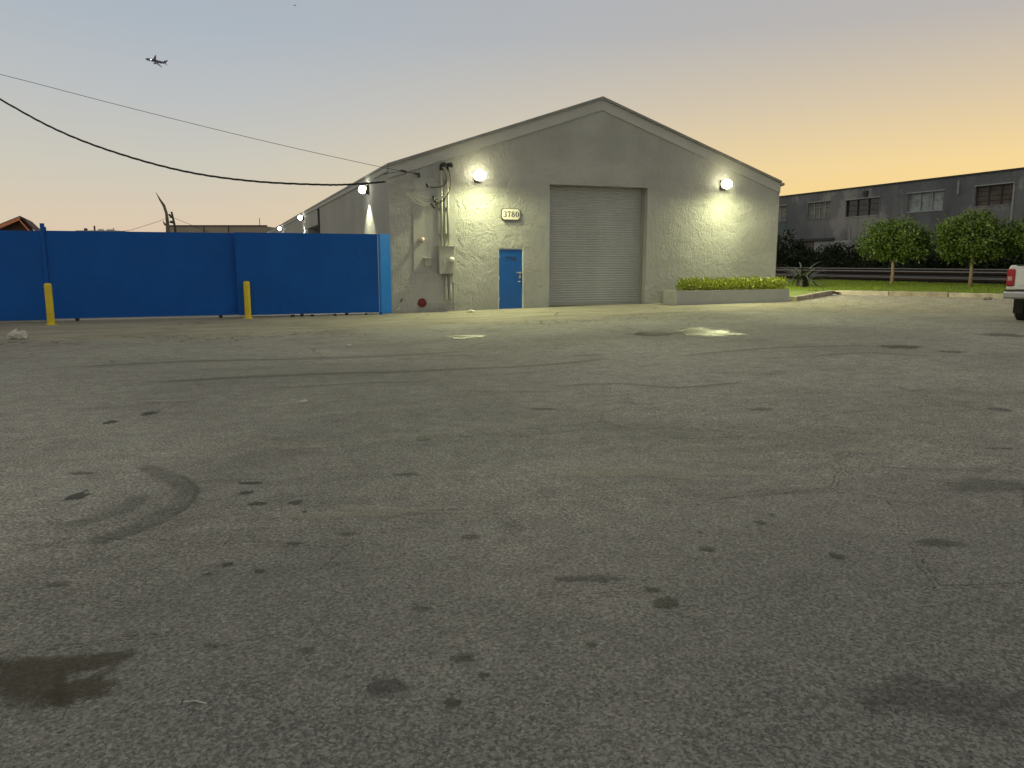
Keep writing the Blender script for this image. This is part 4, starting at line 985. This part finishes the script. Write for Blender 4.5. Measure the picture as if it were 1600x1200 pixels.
# ------------------------------------------------------------------ far left skyline
D = 62
def FP(x, y, d=D): return at_depth(x, y, d)
fr = R  # across the view
ho = thing('gabled_house', 'distant house with orange-edged gable roof peeking over the fence', 'house', (*FP(30, 411).xy, 0))
pk, lf, rt = FP(31, 337), FP(-22, 358.5), FP(58, 362)
back = fwd * 9 - R * 4.5
def slab(a, b, t, name, mt, dep):
    m = MB(); n = Vector((0, 0, -t)); vs = [a, b, b + n, a + n, a + dep, b + dep, b + dep + n, a + dep + n]
    m.add(vs, [(0, 1, 2, 3), (4, 5, 6, 7), (0, 1, 5, 4), (3, 2, 6, 7), (0, 3, 7, 4), (1, 2, 6, 5)]); return m.build(name, M[mt], ho)
slab(lf, pk, .10, 'roof', 'shingle', back); slab(pk, rt, .10, 'roof', 'brown', back)
slab(lf - fwd * .05 - Vector((0, 0, .102)), pk - fwd * .05 - Vector((0, 0, .102)), .24, 'fascia', 'orange', fwd * .06); slab(pk - fwd * .05 - Vector((0, 0, .32)), rt - fwd * .05 - Vector((0, 0, .32)) - R * .25, .14, 'fascia', 'orange', fwd * .06)
i_ = fwd * .5; a, b, c = lf + R * .6 + i_, pk + i_, rt - R * .4 + i_
MB().quad((a.x, a.y, 0), (c.x, c.y, 0), tuple(c - Vector((0, 0, .1))), tuple(b - Vector((0, 0, .12))), tuple(a - Vector((0, 0, .1)))).build('gable_wall', M['brown'], ho)
pb = thing('flat_roofed_building', 'low tan building with flat parapet beyond the blue gate', 'building', (*FP(337, 411, 85).xy, 0))
a, b = FP(261, 350.5, 85), FP(415.5, 353, 85); a.z = b.z = (a.z + b.z) / 2
def wallbox(a, b, dep, z0, z1, name, mt, par):
    P = [a, b, b + dep, a + dep]; m = MB(); m.add([(p_.x, p_.y, z0) for p_ in P] + [(p_.x, p_.y, z1) for p_ in P], [(3, 2, 1, 0), (4, 5, 6, 7), (0, 1, 5, 4), (1, 2, 6, 5), (2, 3, 7, 6), (3, 0, 4, 7)]); return m.build(name, M[mt], par)
wallbox(a, b, fwd * 14, 0, a.z - .12, 'wall', 'tan', pb); wallbox(a - fwd * .08 - R * .05, b - fwd * .08 + R * .05, fwd * .4, a.z - .118, a.z, 'parapet_cap', 'beam', pb)
m = MB()
for t_ in (.37, .62): p_ = a.lerp(b, t_) - fwd * .02; m.box(p_.x - .04, p_.x + .04, p_.y - .04, p_.y + .02, 0, a.z - .13)
m.build('control_joint', M['beam'], pb)
p_ = FP(406, 353, 85); MB().tube([(p_.x, p_.y + .1, a.z), (p_.x, p_.y + .1, a.z + .75)], .035, 6).build('vent_pipe', M['dark'], pb)
dt = thing('dead_tree', 'bare bent dead trunk leaning left above the blue gate', 'tree', (*FP(262, 411, 70).xy, 0))
q = [FP(263, 411, 70), FP(262.5, 362, 70), FP(261.5, 345, 70), FP(260, 333, 70), FP(256, 321, 70), FP(250, 312, 70), FP(243.5, 300.5, 70)]
q[0].z = 0; MB().tube(q, [.28, .18, .14, .12, .12, .08, .015], 8).build('trunk', M['deadbark'], dt, smooth=True)
m = MB(); m.tube([FP(260.5, 352, 70), FP(257, 350, 70), FP(255, 346, 70)], [.12, .09, .04], 6)
for a_, b_ in (((257, 324), (255, 322)), ((258.5, 329), (256.5, 328)), ((261, 340), (263, 338)), ((261, 348), (265, 347))): m.tube([FP(*a_, 70), FP(*b_, 70)], [.05, .02], 5)
m.build('stubs', M['deadbark'], dt)
up_ = thing('utility_pole', 'short dark leaning pole with brackets beside the dead tree', 'pole', (*FP(276, 411, 68).xy, 0))
q = [FP(277, 411, 68), FP(273.5, 355, 68), FP(268, 331, 68)]; q[0].z = 0; MB().tube(q, [.12, .10, .08], 8).build('pole', M['darkbark'], up_, smooth=True)
m = MB(); m.tube([FP(268.5, 340, 68), FP(264, 335, 68)], .09, 6); m.tube([FP(270.5, 347.5, 68), FP(266, 346.5, 68)], .11, 6); m.build('bracket', M['darkbark'], up_)
MB().tube([FP(274.5, 362, 68), FP(272, 345, 68)], .05, 6).build('brace', M['darkbark'], up_)
q = [FP(150, 366, 68), FP(205, 359.5, 68), FP(235, 350, 68), FP(268, 339, 68), FP(300, 352, 68), FP(330, 365, 68)]
tag(MB().tube(q, .016, 5).build('distant_wire', M['dark'], origin=q[3]), 'thin distant wire running down to the leaning pole', 'cable')
vt = thing('rooftop_vents', 'tiny vents and mast on a distant flat roof left of the dead tree', 'roof equipment', (*FP(148, 411, 80).xy, 0))
a, b = FP(118, 360, 80), FP(180, 360.5, 80); wallbox(a, b, fwd * 10, 0, a.z, 'wall', 'tan', vt)
for x_, w_, h_, mt in ((126, .28, .25, 'dark'), (140, .12, .5, 'dark'), (150, .5, .18, 'planewhite'), (164, .55, .15, 'planewhite'), (170, .1, .3, 'planewhite')):
    p_ = FP(x_, 360, 80) + fwd; MB().box(p_.x - w_ / 2, p_.x + w_ / 2, p_.y - .2, p_.y + .2, a.z, a.z + h_).build('vent', M[mt], vt)

# ------------------------------------------------------------------ airliner and speck
AP = CAM + ray(243.5, 95.5).normalized() * 1400
ax = (at_depth(227, 91, 1400) - at_depth(259, 98.5, 1400)).normalized()      # tail -> nose
wy = (F * .93 + U * -.30).normalized(); wy = (wy - ax * wy.dot(ax)).normalized(); wz = ax.cross(wy); wz = wz if wz.z > 0 else -wz
pln = thing('airliner', 'small passenger jet flying high in the upper left sky', 'aeroplane', AP)
def A(x, y, z): return AP + (ax * x + wy * y + wz * z) * .84
MB().tube([A(-19, 0, 1), A(-15, 0, .6), A(-9, 0, 0), (A(12, 0, 0)), A(16, 0, -.2), A(18.5, 0, -.6), A(19.5, 0, -.8)], [.3, 1.3, 2.0, 2.0, 1.7, .9, .2], 12).build('fuselage', M['planedark'], pln, smooth=True)
for s_ in (-1, 1):
    m = MB()
    P = [A(5, s_ * 1.5, -.8), A(-1.5, s_ * 1.5, -.8), A(-6, s_ * 16, .8), A(-4, s_ * 16, .8)]
    m.add(P + [p_ + wz * .35 for p_ in P], [(3, 2, 1, 0), (4, 5, 6, 7), (0, 1, 5, 4), (1, 2, 6, 5), (2, 3, 7, 6), (3, 0, 4, 7)]); m.build('wing', M['planedark'], pln)
    m = MB(); P = [A(-14, s_ * .8, .8), A(-17.5, s_ * .8, .8), A(-19, s_ * 6, 1.2), A(-17.5, s_ * 6, 1.2)]
    m.add(P + [p_ + wz * .2 for p_ in P], [(3, 2, 1, 0), (4, 5, 6, 7), (0, 1, 5, 4), (1, 2, 6, 5), (2, 3, 7, 6), (3, 0, 4, 7)]); m.build('tailplane', M['planedark'], pln)
    MB().tube([A(5.0, s_ * 5.3, -1.9), A(1.2, s_ * 5.3, -1.9)], [1.1, .8], 10).build('engine', M['planedark'], pln, smooth=True)
m = MB(); P = [A(-12.5, 0, 1.6), A(-18, 0, 1.6), A(-20.5, 0, 7), A(-17.5, 0, 7)]; m.add([p_ - wy * .2 for p_ in P] + [p_ + wy * .2 for p_ in P], [(3, 2, 1, 0), (4, 5, 6, 7), (0, 1, 5, 4), (1, 2, 6, 5), (2, 3, 7, 6), (3, 0, 4, 7)]); m.build('tail_fin', M['planedark'], pln)
MB().ball(A(8, -1.6, -.4), (1.1, .7, .7), 8, 6).build('landing_light', M['glow'], pln)
bp_ = at_depth(461, 8.5, 180)
m = MB(); m.ball(bp_, (.16, .08, .07), 8, 6); m.add([bp_, bp_ + R * .1 + U * .02, bp_ + F * .5 + R * .05 + U * .12], [(0, 1, 2)]); m.add([bp_, bp_ + R * .1 + U * .02, bp_ - F * .5 + R * .05 + U * .12], [(0, 1, 2)])
m.tube([bp_ - R * .45 + U * .02, bp_, bp_ + R * .3], [.02, .07, .04], 6)
tag(m.build('bird', M['dark'], origin=bp_), 'tiny dark bird far off near the top of the sky', 'bird')
